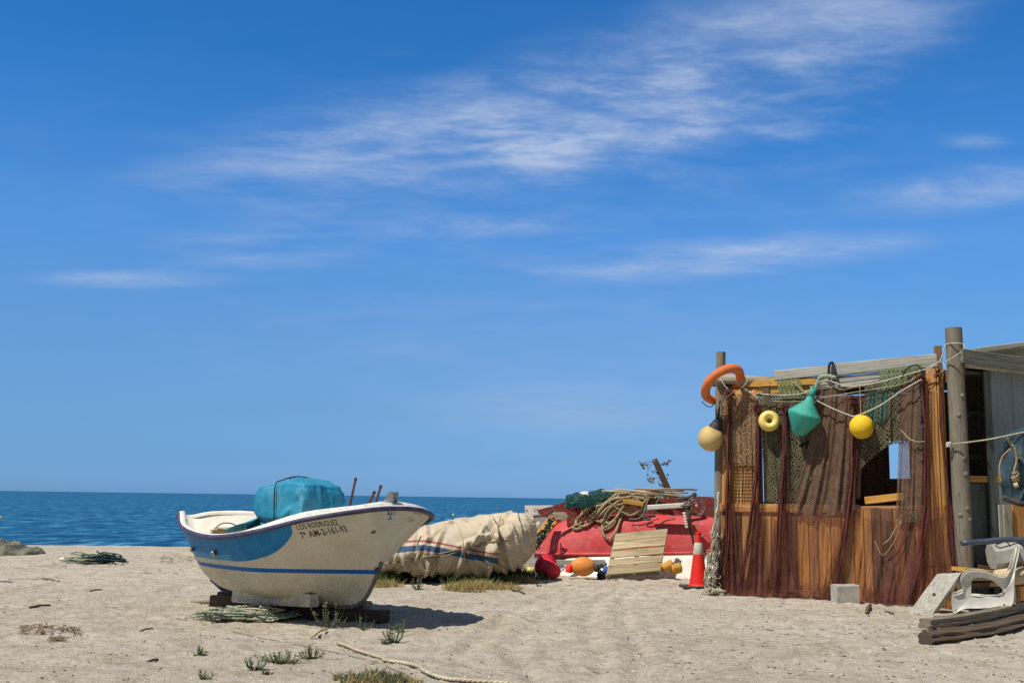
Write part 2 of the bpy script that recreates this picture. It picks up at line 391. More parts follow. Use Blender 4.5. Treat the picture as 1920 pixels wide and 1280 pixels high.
pale = N.m('MULTIPLY', N.ramp(N.m('SUBTRACT', N.m('ADD', z, N.m('MULTIPLY', N.noise(o, 2.2, 3), .10)), 0.), .755, .748), N.ramp(u, 2.15, 2.1))
blue = N.mix(N.m('MULTIPLY', pale, .85), blue, (.06, .30, .56))
col = N.mix(pan, cream, blue)
stp = N.m('MULTIPLY', N.ramp(z, .533, .537), N.ramp(z, .583, .579))
col = N.mix(stp, col, (.002, .11, .42))
zz = uv[1]
for uc, zt_, zb_, wd_ in ((1.815, .735, .50, .012), (1.86, .73, .60, .007), (1.20, .70, .58, .008)):
    msk = N.m('MULTIPLY', N.ramp(N.m('ABSOLUTE', N.m('SUBTRACT', N.m('ADD', u, N.m('MULTIPLY', wob, 1.5)), uc)), wd_, wd_*.2), N.m('MULTIPLY', N.ramp(zz, zb_-.05, zb_+.06), N.ramp(zz, zt_+.004, zt_-.004)))
    col = N.mix(N.m('MULTIPLY', msk, .7), col, (.13, .12, .10))
scf = N.ramp(N.noise(N.map(o, (1, 1, 3.5), rot=(0, .2, .3)), 11., 7, .8, .3), .635, .70, 0, .55); col = N.mix(scf, col, (.33, .31, .26))
pat = N.m('MULTIPLY', N.ramp(N.noise(N.map(o, (.6, .6, 1.6), loc=(4, 2, 1)), 3.4, 4, .5), .60, .62, 0, .7), N.ramp(z, .50, .42)); col = N.mix(pat, col, (.66, .64, .56))
MATS['boat_hull_paint'] = finish(m, N, col, .5, N.noise(o, 6., 4, .5), .2, dist=.01, bstr=.25)
plain('white_gelcoat', (.82, .79, .70), (.74, .70, .60), 4., .4, .4, .1, dirt=.4, dirtcol=(.45, .4, .33))
plain('peeling_white', (.80, .79, .76), (.62, .6, .56), 18., .7, .3, .7, bscale=60, dirt=.6, dirtcol=(.35, .33, .3), dscale=12)
plain('rubber_navy', (.035, .035, .085), (.07, .065, .13), 8., .55, .4, .2)
plain('rubber_black', (.03, .03, .03), (.055, .05, .045), 8., .6, .3, .2)
plain('keel_grey', (.10, .10, .085), (.17, .16, .13), 8., .7, .3, .4)
plain('runner_white', (.62, .60, .52), (.45, .42, .33), 14., .8, .2, .8, bscale=40, dirt=.6, dirtcol=(.2, .2, .2), dscale=9)
plain('rust', (.11, .045, .025), (.06, .032, .024), 30., .8, .3, .5)
plain('steel', (.45, .44, .42), (.3, .28, .25), 20., .35, .5, .2, metal=.8)
plain('black_paint', (.02, .02, .022), (.05, .05, .05), 40., .6, .3, 0)
plain('blue_paint', (.01, .13, .38), (.02, .17, .42), 30., .5, .3, 0)
plain('worn_mark', (.32, .27, .21), (.5, .44, .35), 60., .7, .2, 0)
plain('teal_tarp', (.015, .20, .34), (.035, .28, .42), 3.5, .5, .3, .35, bscale=14, dirt=.35, dirtcol=(.20, .42, .48), dist=.03)
plain('grey_tarp', (.20, .20, .15), (.12, .125, .09), 5., .7, .2, .5, bscale=14, dist=.02)
plain('slate_tarp', (.022, .045, .062), (.045, .080, .10), 5., .6, .3, .5, bscale=12, dirt=.4, dirtcol=(.2, .25, .27), dist=.02)
ropem('rope_dark', (.02, .05, .06), (.03, .07, .08)); ropem('rope_cream', (.62, .55, .40), (.45, .38, .26)); ropem('rope_tan', (.42, .33, .19), (.30, .23, .13), 110)
ropem('rope_green', (.26, .33, .24), (.36, .38, .27), 120); ropem('rope_teal', (.02, .30, .22), (.03, .22, .17)); ropem('rope_white', (.70, .68, .60), (.5, .48, .4)); ropem('rope_grey', (.34, .33, .27), (.22, .21, .17)); ropem('rope_black', (.02, .02, .03), (.04, .04, .05)); ropem('rope_blue', (.03, .08, .35), (.05, .12, .4))
wood('wood_orange', [(.70, .37, .11), (.56, .26, .075), (.76, .45, .16), (.40, .20, .09), (.64, .34, .11)], dirt=.35, dark=(.20, .085, .035))
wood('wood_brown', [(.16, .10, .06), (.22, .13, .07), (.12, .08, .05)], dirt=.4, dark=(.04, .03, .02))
wood('wood_grey', [(.36, .33, .27), (.30, .28, .22), (.42, .38, .30)], dirt=.4, dark=(.12, .10, .075))
wood('wood_post', [(.27, .235, .18), (.22, .20, .16)], dirt=.5, dark=(.07, .055, .04), grain=1.3)
wood('wood_silver', [(.42, .42, .38), (.36, .37, .33), (.46, .45, .38)], dirt=.35, dark=(.16, .15, .12))
wood('wood_pale', [(.60, .50, .32), (.52, .43, .27), (.66, .55, .36)], dirt=.45, dark=(.24, .19, .12))
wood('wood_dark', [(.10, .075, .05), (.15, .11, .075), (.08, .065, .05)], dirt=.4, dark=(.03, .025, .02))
wood('cane', [(.52, .42, .26), (.42, .33, .2), (.6, .5, .34), (.34, .27, .18)], knots=False, dirt=.3)
wood('plank_yellow', [(.62, .36, .08), (.55, .30, .07)], dirt=.3, dark=(.3, .15, .05))
wood('painted_door', [(.24, .29, .31), (.21, .26, .29)], dirt=.35, dark=(.14, .17, .18), knots=False)
wood('wood_greenish', [(.13, .15, .13), (.10, .12, .11), (.16, .17, .14)], dirt=.4, dark=(.04, .045, .04))
plain('concrete', (.46, .44, .39), (.34, .32, .28), 8., .95, .1, .8, bscale=50, dirt=.35, dirtcol=(.22, .21, .18))
plain('white_plastic', (.70, .69, .63), (.60, .59, .52), 3., .5, .35, .2, dirt=.35, dirtcol=(.4, .38, .32))
plain('cone_red', (.72, .018, .012), (.62, .03, .018), 5., .5, .35, .1, dirt=.3, dirtcol=(.5, .08, .05))
plain('cone_band', (.62, .58, .50), (.48, .45, .38), 10., .5, .3, .1)
plain('bucket_red', (.70, .02, .05), (.60, .04, .06), 5., .5, .3, .1, dirt=.25, dirtcol=(.6, .2, .2))
plain('buoy_orange', (.70, .22, .03), (.60, .28, .08), 4., .65, .25, .2, dirt=.5, dirtcol=(.35, .15, .05), dscale=7)
plain('ring_orange', (.72, .19, .045), (.60, .16, .05), 8., .65, .25, .5, dirt=.35, dirtcol=(.3, .1, .05), dscale=9)
plain('buoy_yellow', (.78, .52, .02), (.72, .45, .02), 4., .65, .25, .1, dirt=.45, dirtcol=(.42, .27, .06), dscale=9)
plain('buoy_pale_yellow', (.80, .66, .20), (.75, .58, .14), 4., .45, .4, .1, dirt=.45, dirtcol=(.45, .35, .15), dscale=9)
plain('buoy_cream', (.62, .46, .18), (.52, .38, .16), 5., .65, .25, .2, dirt=.55, dirtcol=(.26, .2, .1), dscale=8)
plain('buoy_teal', (.03, .29, .23), (.06, .36, .28), 5., .65, .25, .3, dirt=.6, dirtcol=(.22, .4, .3), dscale=5)
plain('buoy_lime', (.6, .7, .03), None, 4., .65, .25, .1)
plain('blue_plastic', (.03, .12, .42), (.05, .2, .5), 5., .4, .4, .1)
plain('pipe_blue', (.04, .055, .09), (.06, .08, .12), 9., .35, .5, .1, dirt=.2)
plain('shell_white', (.72, .69, .62), None, 4., .7, .2, 0)
plain('shell_dark', (.09, .07, .055), None, 4., .8, .2, 0)
plain('foam_grey', (.40, .40, .36), (.32, .32, .28), 8., .9, .1, .5)
plain('leaf_green', (.09, .145, .045), (.15, .19, .07), 14., .7, .2, 0, trans=.3)
plain('leaf_sage', (.15, .19, .10), (.24, .27, .16), 14., .8, .1, 0, trans=.25)
plain('grass_dry', (.48, .38, .17), (.36, .29, .12), 14., .8, .1, 0, trans=.3)
plain('weed_dry', (.13, .095, .06), (.22, .17, .11), 18., .9, .1, 0)
plain('dark_hull', (.04, .035, .04), None, 5., .7)  # plain near-black colour for the hull bottom
# red hull, weathered to grey on the flat of the bottom
m, N = newmat('red_hull'); o = tc(N); oz = N.xyz(o)
col = N.mix(N.ramp(N.noise(o, 2.5, 6, .6, .4), .35, .65), (.56, .050, .055), (.60, .11, .11))
col = N.mix(N.ramp(N.noise(o, 5., 9, .75, .8), .50, .66, 0, .7), col, (.32, .06, .055))
col = N.mix(N.ramp(N.noise(N.map(o, (1, 1, 1), loc=(9, 1, 1)), 9., 10, .85, .3), .56, .62, 0, .75), col, (.46, .34, .34))
col = N.mix(N.ramp(N.noise(N.map(o, (1, 1, 1), loc=(2, 7, 1)), 2.2, 9, .7, 1.), .57, .68, 0, .8), col, (.16, .10, .09))
xr = N.xyz(o); wz = N.m('MULTIPLY', N.ramp(xr[0], .55, 1.1), N.m('MULTIPLY', N.ramp(xr[2], .62, .5), N.ramp(N.noise(N.map(o, (.8, 1, 2.5)), 2.6, 6, .7, .5), .38, .58, 0, .9))); col = N.mix(wz, col, (.20, .15, .14))
MATS['red_hull'] = finish(m, N, col, .6, N.noise(o, 30, 6, .7), .3, dist=.006)
m, N = newmat('dark_red_keel'); o = tc(N)
col = N.mix(N.ramp(N.noise(N.map(o, (1, 1, 2)), 7., 9, .75, .5), .38, .62), (.27, .02, .022), (.13, .05, .04))
col = N.mix(N.ramp(N.noise(N.map(o, (1, 1, 1), loc=(9, 1, 1)), 14., 8, .8), .5, .62, 0, .8), col, (.22, .2, .15))
MATS['dark_red_keel'] = finish(m, N, col, .8, N.noise(o, 25, 6, .7), .2, dist=.01)
# cream canvas with a red and a blue stripe (UV = metres along, metres over the cloth)
m, N = newmat('striped_canvas'); o = tc(N); uv = N.xyz(tc(N, 'UV'))
cream = N.mix(N.ramp(N.noise(o, 2.4, 6, .6, .5), .36, .64), (.57, .475, .34), (.50, .44, .345))
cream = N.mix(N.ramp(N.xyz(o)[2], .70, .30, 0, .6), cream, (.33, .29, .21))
cream = N.mix(N.ramp(N.noise(N.map(o, loc=(3, 3, 3)), 4.5, 8, .7, .8), .47, .68, 0, .75), cream, (.32, .26, .16))
cream = N.mix(N.ramp(N.noise(N.map(o, loc=(6, 1, 3)), 9., 8, .75), .58, .70, 0, .6), cream, (.15, .12, .09))
v = N.m('ADD', uv[1], N.m('MULTIPLY', N.m('SUBTRACT', N.noise(o, 3., 3), .5), .05)); endm = N.ramp(uv[0], 2.52, 2.48)
def band(a, b): return N.m('MULTIPLY', N.m('MULTIPLY', N.ramp(v, a-.004, a+.004), N.ramp(v, b+.004, b-.004)), endm)
col = N.mix(N.m('MULTIPLY', band(0., .028), .9), cream, (.28, .045, .05)); col = N.mix(N.m('MULTIPLY', band(.075, .16), .95), col, (.025, .07, .15))
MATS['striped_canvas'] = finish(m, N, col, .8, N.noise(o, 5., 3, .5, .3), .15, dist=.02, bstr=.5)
net('net_maroon', (.20, .070, .060), (.13, .048, .044), .02, .16, streak=34., lo=.12, hi=.76)
net('net_maroon_thin', (.24, .095, .072), (.17, .066, .055), .02, .14, streak=13., lo=.14, hi=.78)
net('net_brown', (.30, .19, .13), (.20, .125, .09), .034, .22, rot=.78, base=.62, warp=.012, sy=.6)
net('net_tan', (.36, .27, .17), (.26, .18, .11), .05, .23, base=.6, warp=.035)
net('net_olive', (.20, .19, .11), (.15, .12, .08), .042, .25, base=.6, warp=.03, holes=.3)
net('net_green', (.20, .27, .14), (.26, .30, .17), .045, .26, base=.5, warp=.02)
net('net_teal', (.08, .22, .18), (.12, .22, .16), .04, .27, base=.5)
net('pot_net', (.010, .065, .050), (.02, .09, .07), .045, .22, warp=.01)
net('wire_mesh', (.06, .045, .035), (.05, .04, .03), .05, .09, rot=0., warp=.002)
# ------------------------------------------------------------------ beach and sea
FOOT = rng.uniform([-7, 8, .05, 0], [7, 27, .11, 3.14], (1700, 4))
def tracks():
    out = []
    for pts in ([(1185, 1275), (1200, 1240), (1185, 1190), (1165, 1140), (1190, 1105), (1260, 1090)], [(1010, 1278), (960, 1230), (985, 1185), (1050, 1140), (1130, 1105), (1200, 1088)],
                [(1120, 1278), (1125, 1230), (1105, 1185), (1110, 1140), (1170, 1100)], [(850, 1240), (900, 1195), (960, 1150), (1040, 1115), (1120, 1095)]):
        out.append(catmull([G(*p) for p in pts], 14)[:, :2])
    return out
TR = tracks()
def hgt(x, y):
    x = np.asarray(x, float); y = np.asarray(y, float)
    h = .035*fbm(x*.6, y*.6, 3, 3)+.030*fbm(x*2.2, y*2.6, 4, 9)+.034*fbm(x*8, y*9, 3, 21)+.014*fbm(x*19, y*20, 2, 31)
    return h
def build_ground():
    xs = np.concatenate([np.linspace(-90, -14, 20), np.arange(-13.6, -8, .12), np.arange(-8, 8, .045), np.arange(8, 14, .25), np.linspace(15, 90, 20)])
    ys = np.concatenate([np.linspace(-60, 6, 14), np.arange(6.5, 8, .2), np.arange(8, 20, .045), np.arange(20, 30, .08), np.arange(30, 40, .6), np.linspace(41, 70, 10)])
    X, Y = np.meshgrid(xs, ys, indexing='ij')
    Z = hgt(X, Y)
    near = (np.abs(X) < 9) & (Y > 7.5) & (Y < 28)
    for fx, fy, fr, fa in FOOT:                         # footprints: a dent with a small rim
        i0, i1 = np.searchsorted(xs, [fx-.3, fx+.3]); j0, j1 = np.searchsorted(ys, [fy-.3, fy+.3])
        a, b = X[i0:i1, j0:j1]-fx, Y[i0:i1, j0:j1]-fy
        c, s = math.cos(fa), math.sin(fa); u = (a*c+b*s)/1.7; v = -a*s+b*c; r = np.sqrt(u*u+v*v)/fr
        Z[i0:i1, j0:j1] += -.020*np.exp(-(r/.7)**2)+.010*np.exp(-((r-1.15)/.35)**2)
    for T in TR:                                        # wheel ruts curving over the sand
        dmin = np.full(X.shape, 9.)
        i0, i1 = np.searchsorted(xs, [T[:, 0].min()-.5, T[:, 0].max()+.5]); j0, j1 = np.searchsorted(ys, [T[:, 1].min()-.5, T[:, 1].max()+.5])
        a = X[i0:i1, j0:j1]; b = Y[i0:i1, j0:j1]; dm = np.full(a.shape, 9.)
        for p in T: dm = np.minimum(dm, np.hypot(a-p[0], b-p[1]))
        Z[i0:i1, j0:j1] += -.024*np.exp(-(dm/.07)**2)+.012*np.exp(-((dm-.17)/.06)**2)
    Z += .02*np.clip((Y-24)/3, 0, 1)**2*np.clip((29-Y)/1.5, 0, 1)
    Z -= np.clip(Y-28.3, 0, 99)*.17
    mb = MB(); mb.v.append(np.stack([X, Y, Z], -1).reshape(-1, 3)); nx, ny = X.shape
    idx = np.arange(nx*ny).reshape(nx, ny)
    Fc = np.stack([idx[:-1, :-1], idx[1:, :-1], idx[1:, 1:], idx[:-1, 1:]], -1).reshape(-1, 4)
    me = bpy.data.meshes.new('sand_beach'); nv = nx*ny; nf = len(Fc)
    me.vertices.add(nv); me.vertices.foreach_set('co', mb.v[0].ravel())
    me.loops.add(nf*4); me.loops.foreach_set('vertex_index', Fc.ravel().astype(np.int32))
    me.polygons.add(nf); me.polygons.foreach_set('loop_start', np.arange(0, nf*4, 4, dtype=np.int32)); me.polygons.foreach_set('loop_total', np.full(nf, 4, np.int32))
    me.polygons.foreach_set('use_smooth', np.ones(nf, bool)); me.update(calc_edges=True); me.validate(); me.materials.append(MATS['sand'])
    o = bpy.data.objects.new('sand_beach', me); COL.objects.link(o); return struct(o)
build_ground()
def gz(x, y): return float(hgt(x, y))
def build_sea():
    mb = MB(); xs = [-30000, -2000, -200, 200, 2000, 30000]; ys = [26, 60, 200, 2000, 40000]
    P = np.array([[(x, y, -1.25) for y in ys] for x in xs], float)
    mb.grid(P); return struct(mb.build('sea_water', MATS['sea']))
build_sea()

# ------------------------------------------------------------------ the white and blue boat
SH = np.array([(-.41, 0, 1.05), (-.34, .12, 1.062), (-.07, .265, 1.11), (.461, .575, 1.105), (1.08, .885, .97), (1.865, 1.02, .90), (2.671, 1.035, .975), (3.347, .842, 1.125), (3.661, .434, 1.21), (3.72, .2, 1.235), (3.727, 0, 1.239)])
KE = np.array([(.30, 0, .30), (.42, 0, .28), (.62, 0, .26), (.9, 0, .23), (1.3, 0, .21), (1.85, 0, .19), (2.4, 0, .175), (2.85, 0, .165), (3.05, 0, .18), (3.13, 0, .2), (3.17, 0, .225)])
def cinterp(C, t):
    n = len(C)-1; E = np.vstack([2*C[0]-C[1], C, 2*C[-1]-C[-2]]); E[0] = C[1]*[1, -1, 1]; E[-1] = C[-2]*[1, -1, 1]
    x = np.clip(t, 0, 1)*n; i = np.minimum(x.astype(int), n-1); f = (x-i)[:, None]
    p0, p1, p2, p3 = E[i], E[i+1], E[i+2], E[i+3]
    return .5*(2*p1+(p2-p0)*f+(2*p0-5*p1+4*p2-p3)*f*f+(-p0+3*p1-3*p2+p3)*f**3)
def sst(a, b, x):
    x = np.clip((x-a)/(b-a), 0, 1); return x*x*(3-2*x)
def hullpt(t, w, s=1):
    t = np.atleast_1d(np.asarray(t, float)); w = np.atleast_1d(np.asarray(w, float)); t, w = np.broadcast_arrays(t, w)
    S = cinterp(SH, t); K = cinterp(KE, t); K[:, 1] = 0
    e = .30+1.9*sst(.56, .85, t)+.1*sst(.25, 0, t); h = np.maximum(w, 0)**e; f = w**.62
    u = K[:, 0]+(S[:, 0]-K[:, 0])*f; z = K[:, 2]+(S[:, 2]-K[:, 2])*w
    return np.stack([u, S[:, 1]*h*s, z], -1)
PHI = .748; BA = np.array([math.cos(PHI), -math.sin(PHI), 0]); BM = np.array([-math.sin(PHI), -math.cos(PHI), 0]); BP = np.array([-3.9106, 14.1248, 0])
def tw(P, org_=BP):
    P = np.asarray(P, float).reshape(-1, 3); return org_+P[:, :1]*BA+P[:, 1:2]*BM+P[:, 2:]*np.array([0, 0, 1.])
def T1(u, v, z): return Vector(tw([(u, v, z)])[0])
def hull_mesh(nt=72, nw=30):
    t = np.linspace(0, 1, nt); w = np.linspace(0, 1, nw)**1.4
    ring = []
    for s in (1, -1):
        T_, W_ = np.meshgrid(t, w, indexing='ij'); ring.append(hullpt(T_.ravel(), W_.ravel(), s).reshape(nt, nw, 3))
    return ring
def boat(root, detail=True):
    Rg = hull_mesh(); mb = MB()
    for Q in Rg:
        mb.grid(tw(Q).reshape(Q.shape), UV=Q[:, :, [0, 2]])
    hull = mb.build('hull', MATS['boat_hull_paint'], root)
    t = np.linspace(0, 1, 110); S = cinterp(SH, t)
    loop = np.vstack([S, (S*[1, -1, 1])[-2:0:-1]])
    # outward plan normal
    nx = np.roll(loop, -1, 0)-np.roll(loop, 1, 0); nr = np.stack([nx[:, 1], -nx[:, 0]], -1); nr /= np.linalg.norm(nr, axis=1)[:, None]+1e-9
    cen = loop[:, :2].mean(0); fl = np.sign(((loop[:, :2]-cen)*nr).sum(1)); nr *= fl[:, None]
    def off(dn, dz): return np.c_[loop[:, :2]+nr*dn, loop[:, 2]+dz]
    mb = MB(); mb.tube(tw(off(.012, -.016)), .026, 8, closed=True); mb.build('rub_rail', MATS['rubber_navy'], root)
    # gunwale: rounded white capping
    prof = [(.010, -.02), (.012, .002), (.004, .014), (-.02, .019), (-.05, .017), (-.058, .008), (-.058, -.03)]
    P = np.stack([tw(off(a, b)) for a, b in prof], 1); mb = MB(); mb.grid(P, closed_u=True); mb.build('gunwale', MATS['white_gelcoat'], root)
    # inner hull
    ti = np.linspace(.0, .80, 50); wi = np.linspace(.42, 1, 12)
    mb = MB()
    for s in (1, -1):
        T_, W_ = np.meshgrid(ti, wi, indexing='ij'); Q = hullpt(T_.ravel(), W_.ravel(), s).reshape(50, 12, 3)
        c2 = np.array([1.7, 0, 0]); dv = Q[:, :, :2]-c2[:2]; L = np.linalg.norm(dv, axis=2, keepdims=True); Q[:, :, :2] -= dv/L*np.minimum(.062, L*.9)
        mb.grid(tw(Q).reshape(Q.shape))
        if s == 1: fa = Q[:, 0].copy()
        else: fb = Q[:, 0].copy()
    mb.grid(tw(np.stack([fa, (fa+fb)/2, fb], 1)).reshape(50, 3, 3)); mb.build('inner_hull', MATS['white_gelcoat'], root)
    # foredeck: coaming rising from the gunwale, cambered on top
    m1 = loop[:, 0] > 2.25; idx = np.where(m1)[0]
    sel = loop[idx]; rise = sst(2.25, 3.1, sel[:, 0])
    rows = []
    hi = .055-.03*sst(3.2, 3.7, sel[:, 0])
    for dn, dz, k in ((-.02, 0., 0), (-.028, 1., .5), (-.045, 1., .85), (-.09, 1., 1.)):
        rows.append(np.c_[sel[:, :2]+nr[idx]*dn, sel[:, 2]+.012+dz*hi*rise*k+.008*k])
    base = rows[-1]
    for f in (.8, .6, .4, .2, 0.):
        q = base.copy(); q[:, 1] *= f; q[:, 2] = base[:, 2]+.022*(1-f*f)*rise; rows.append(q)
    P = np.stack(rows, 1); P = tw(P).reshape(P.shape); mb = MB(); mb.grid(P)
    # aft bulkhead under the deck
    e0 = rows[3][0]; e1 = rows[3][-1]
    dk = mb.build('foredeck', MATS['peeling_white'], root)
    # keel band on the stem and along the bottom
    w = np.linspace(1, 0, 30)**1.3*.43; st = hullpt(np.ones(30), w)[:, [0, 1, 2]]; st[:, 0] += .012
    kb = KE[::-1][1:].copy(); kb[:, 2] -= .01
    ln = np.vstack([st, kb]); mb = MB(); mb.tube(tw(ln), [.021]*len(ln), 8); mb.build('stem_band', MATS['keel_grey'], root)
    mb = MB(); b = T1(.25, 0, .33); mb.tube([T1(.32, 0, .30), T1(.55, 0, .20), T1(.85, 0, .15)], [.03, .03, .03], 6); mb.build('skeg', MATS['rubber_navy'], root)
    # bilge runners
    for s in (1, -1):
        pts = []
        sec = []
        for k in np.linspace(0, 1, 12):
            u = 1.50+1.26*k; vt = .42-.14*k+.04*math.sin(k*3.1); bot = .135+.03*k
            top = .37-.07*k
            sec.append([(u, s*(vt-.05), top), (u, s*(vt-.065), bot+.03), (u+.0, s*(vt-.05), bot), (u, s*(vt+.05), bot), (u, s*(vt+.065), bot+.03), (u, s*(vt+.05), top)])
        sec = np.array(sec); P = tw(sec).reshape(sec.shape); mb = MB(); mb.grid(P)
        for e in (0, -1): mb.add(P[e], [[0, 1, 2, 3, 4, 5]] if e else [[5, 4, 3, 2, 1, 0]])
        mb.build('bilge_runner', MATS['runner_white'], root, auto=40)
    if not detail: return
    # chain plate and roller on the stem head
    t0 = T1(3.66, 0, 1.262); up = Vector((0, 0, 1)); a = Vector(BA); mm = Vector(BM)
    rl = MB()
    for s in (-.035, .035):
        pr = [(-.13, -.02), (-.10, .03), (-.045, .115), (0, .140), (.035, .132), (.045, .10), (.02, -.02)]
        V = []; 
        for th in (-.004, .004):
            for x, z in pr: V.append(t0+a*(x)+up*z+mm*(s+th))
        n = len(pr); Fc = [list(range(n)), list(range(2*n-1, n-1, -1))]+[[i, (i+1) % n, n+(i+1) % n, n+i] for i in range(n)]
        rl.add(V, Fc)
    rl.board(t0+a*-.16, t0+a*.05, .08, .012, mm)
    rp = rl.build('bow_roller_bracket', MATS['steel'], root, smooth=False)
    wh = MB(); wh.lathe([(0, -.030), (.034, -.030), (.034, -.018), (.02, 0), (.034, .018), (.034, .030), (0, .030)], t0+a*.01+up*.098, mm, 16); wh.build('roller', MATS['steel'], rp)
    for (px, py, qx, qy, r, u_) in ((657, 942, 667, 897, .014, 2.62), (693, 940, 702, 922, .015, 3.1), (705, 940, 714, 911, .014, 3.15)):
        zb = 1.10 if u_ < 3 else 1.24
        Y = T1(u_, -.1, 0).y; p0 = AT(px, py, Y); p1 = AT(qx, qy, Y+.02); p0 = p0-(p1-p0).normalized()*.16
        pm = MB(); pm.tube([p0, p1], r, 8); dd = (p1-p0).normalized(); pm.lathe([(.0, 0), (r*1.2, 0), (r*1.2, .03), (0, .034)], p1-dd*.02, dd, 8); pm.build('mast_pin', MATS['rust'], root)
    # outlets and small fittings on the near side
    def nearpt(t, w, o=.0):
        p = hullpt(t, w)[0]; q = hullpt(t, w+.02)[0]; r = hullpt(t+.01, w)[0]
        n = np.cross(r-p, q-p); n /= np.linalg.norm(n); n *= np.sign(n[1]) if n[1] else 1
        return Vector(tw(p+n*o)[0]), Vector(tw(p+n)[0])-Vector(tw(p)[0])
    for (t, w, r) in ((.496, .744, .026), (.412, .70, .02)):
        p, n = nearpt(t, w); fm = MB(); fm.lathe([(0, -.02), (r, -.02), (r, .03), (r*1.35, .032), (r*1.35, .045), (r*.7, .047), (r*.6, .02), (0, .02)], p, n, 14); fm.build('drain_outlet', MATS['steel'], root)
        dr = MB(); V = []; U = []                                  # rusty dribble below the fitting, a stain with its own shape
    fit = MB(); c0 = T1(-.36, .09, 1.075); fit.tube([c0, c0+up*.07], .012, 6); fit.tube([c0+up*.06+a*.03, c0+up*.06-a*.03], .009, 6); fit.build('stern_cleat', MATS['rust'], root)
    e2 = MB(); e2.lathe([(0, -.01), (.03, -.01), (.034, .02), (.02, .035), (0, .035)], T1(3.46, 0.015, .575), a*.9+mm*.2, 12); e2.build('towing_eye', MATS['rubber_navy'], root)
    # lettering and painted marks follow the hull surface 2 mm proud of it
    def onhull(x, y, t0, t1, w0, w1, wh, s=1):
        t = t0+(t1-t0)*x; w = w0+(w1-w0)*x+wh*y
        p = hullpt(t, w, 1); q = hullpt(t, w+.01, 1); r = hullpt(t+.004, w, 1); n = np.cross(r-p, q-p); n /= np.linalg.norm(n, axis=1)[:, None]+1e-9; n *= np.sign(n[:, 1:2])
        p = p+n*.0025; p[:, 1] *= s; return p
    def text(body, t0, t1, w0, w1, wh, mat, name, s=1, bold=.0, stretch=1.):
        cu = bpy.data.curves.new('t', 'FONT'); cu.body = body; cu.size = 1; cu.resolution_u = 2; cu.offset = bold; cu.space_character = 1.08
        ob = bpy.data.objects.new('t', cu); COL.objects.link(ob); bpy.context.view_layer.update()
        me = bpy.data.meshes.new_from_object(ob.evaluated_get(bpy.context.evaluated_depsgraph_get())); V = np.array([v.co[:] for v in me.vertices]); Fc = [list(p.vertices) for p in me.polygons]
        bpy.data.objects.remove(ob); bpy.data.curves.remove(cu)
        x = (V[:, 0]-V[:, 0].min())/np.ptp(V[:, 0]); y = V[:, 1]/.70
        if s < 0: x = 1-x
        P = onhull(x, y, t0, t1, w0, w1, wh, s); mb = MB(); mb.add(tw(P), Fc); o = mb.build(name, mat, root, smooth=False); return o
    text('LOS RODRIGUEZ', .673, .743, .900, .885, .054, MATS['black_paint'], 'lettering', bold=.004)
    text('7\u00aa AM-2-161-93', .672, .752, .806, .808, .066, MATS['black_paint'], 'lettering', bold=.012)
    text('7\u00aa AM-2-161-93', .80, .86, .86, .86, .05, MATS['worn_mark'], 'lettering', s=-1)
    text('LOS RODRIGUEZ', .78, .85, .945, .945, .04, MATS['worn_mark'], 'lettering', s=-1)
    def strokes(lines, t0, t1, w0, wh, r, mat, name):
        mb = MB()
        for ln in lines:
            P = catmull(ln, 5) if len(ln) > 2 else np.array(ln, float)
            P = np.c_[P, np.zeros(len(P))] if P.shape[1] == 2 else P
            q = onhull(P[:, 0], P[:, 1], t0, t1, w0, w0, wh); mb.tube(tw(q), r, 4, flat=1.)
        return mb.build(name, mat, root)
    arc = [(math.cos(x)*.46+.5, math.sin(x)*.55+.5) for x in np.linspace(-.15, math.pi+.15, 9)]
    strokes([arc, [(.0, .44), (.32, .50), (.5, .58)], [(1., .44), (.68, .50), (.5, .58)], [(.5, .74), (.5, .3)], [(.5, .32), (.36, .12), (.16, .0)], [(.5, .32), (.6, .12), (.72, .02)]], .940, .996, .872, .108, .006, MATS['blue_paint'], 'emblem')
    fish = [(math.cos(x)*.33+.6, math.sin(x)*.36+.5) for x in np.linspace(0, 2*math.pi, 11)]
    strokes([fish, [(.28, .5), (.0, .0)], [(.28, .5), (.02, .6)], [(.0, .0), (.02, .6)], [(.4, .62), (.45, .3)], [(.75, .62), (.78, .55)]], .818, .843, .752, .034, .0035, MATS['black_paint'], 'fish_mark')
    # boards on the stern sheets
    fl = MB()
    for v in np.linspace(-.5, .5, 7): fl.board(T1(.5, v, .62), T1(2.3, v, .62), .15, .02, mm, jit=.002)
    fl.build('floor_boards', MATS['wood_pale'], root, smooth=False)

BR = thing('fishing_boat', 'white wooden-shaped fishing boat with blue side panel, blue waterline stripe and black lettering, propped on timbers', 'boat', T1(1.7, 0, 0))
BR['label'] = 'white and cream fishing boat with a blue side panel and black lettering, propped on timbers'
boat(BR)

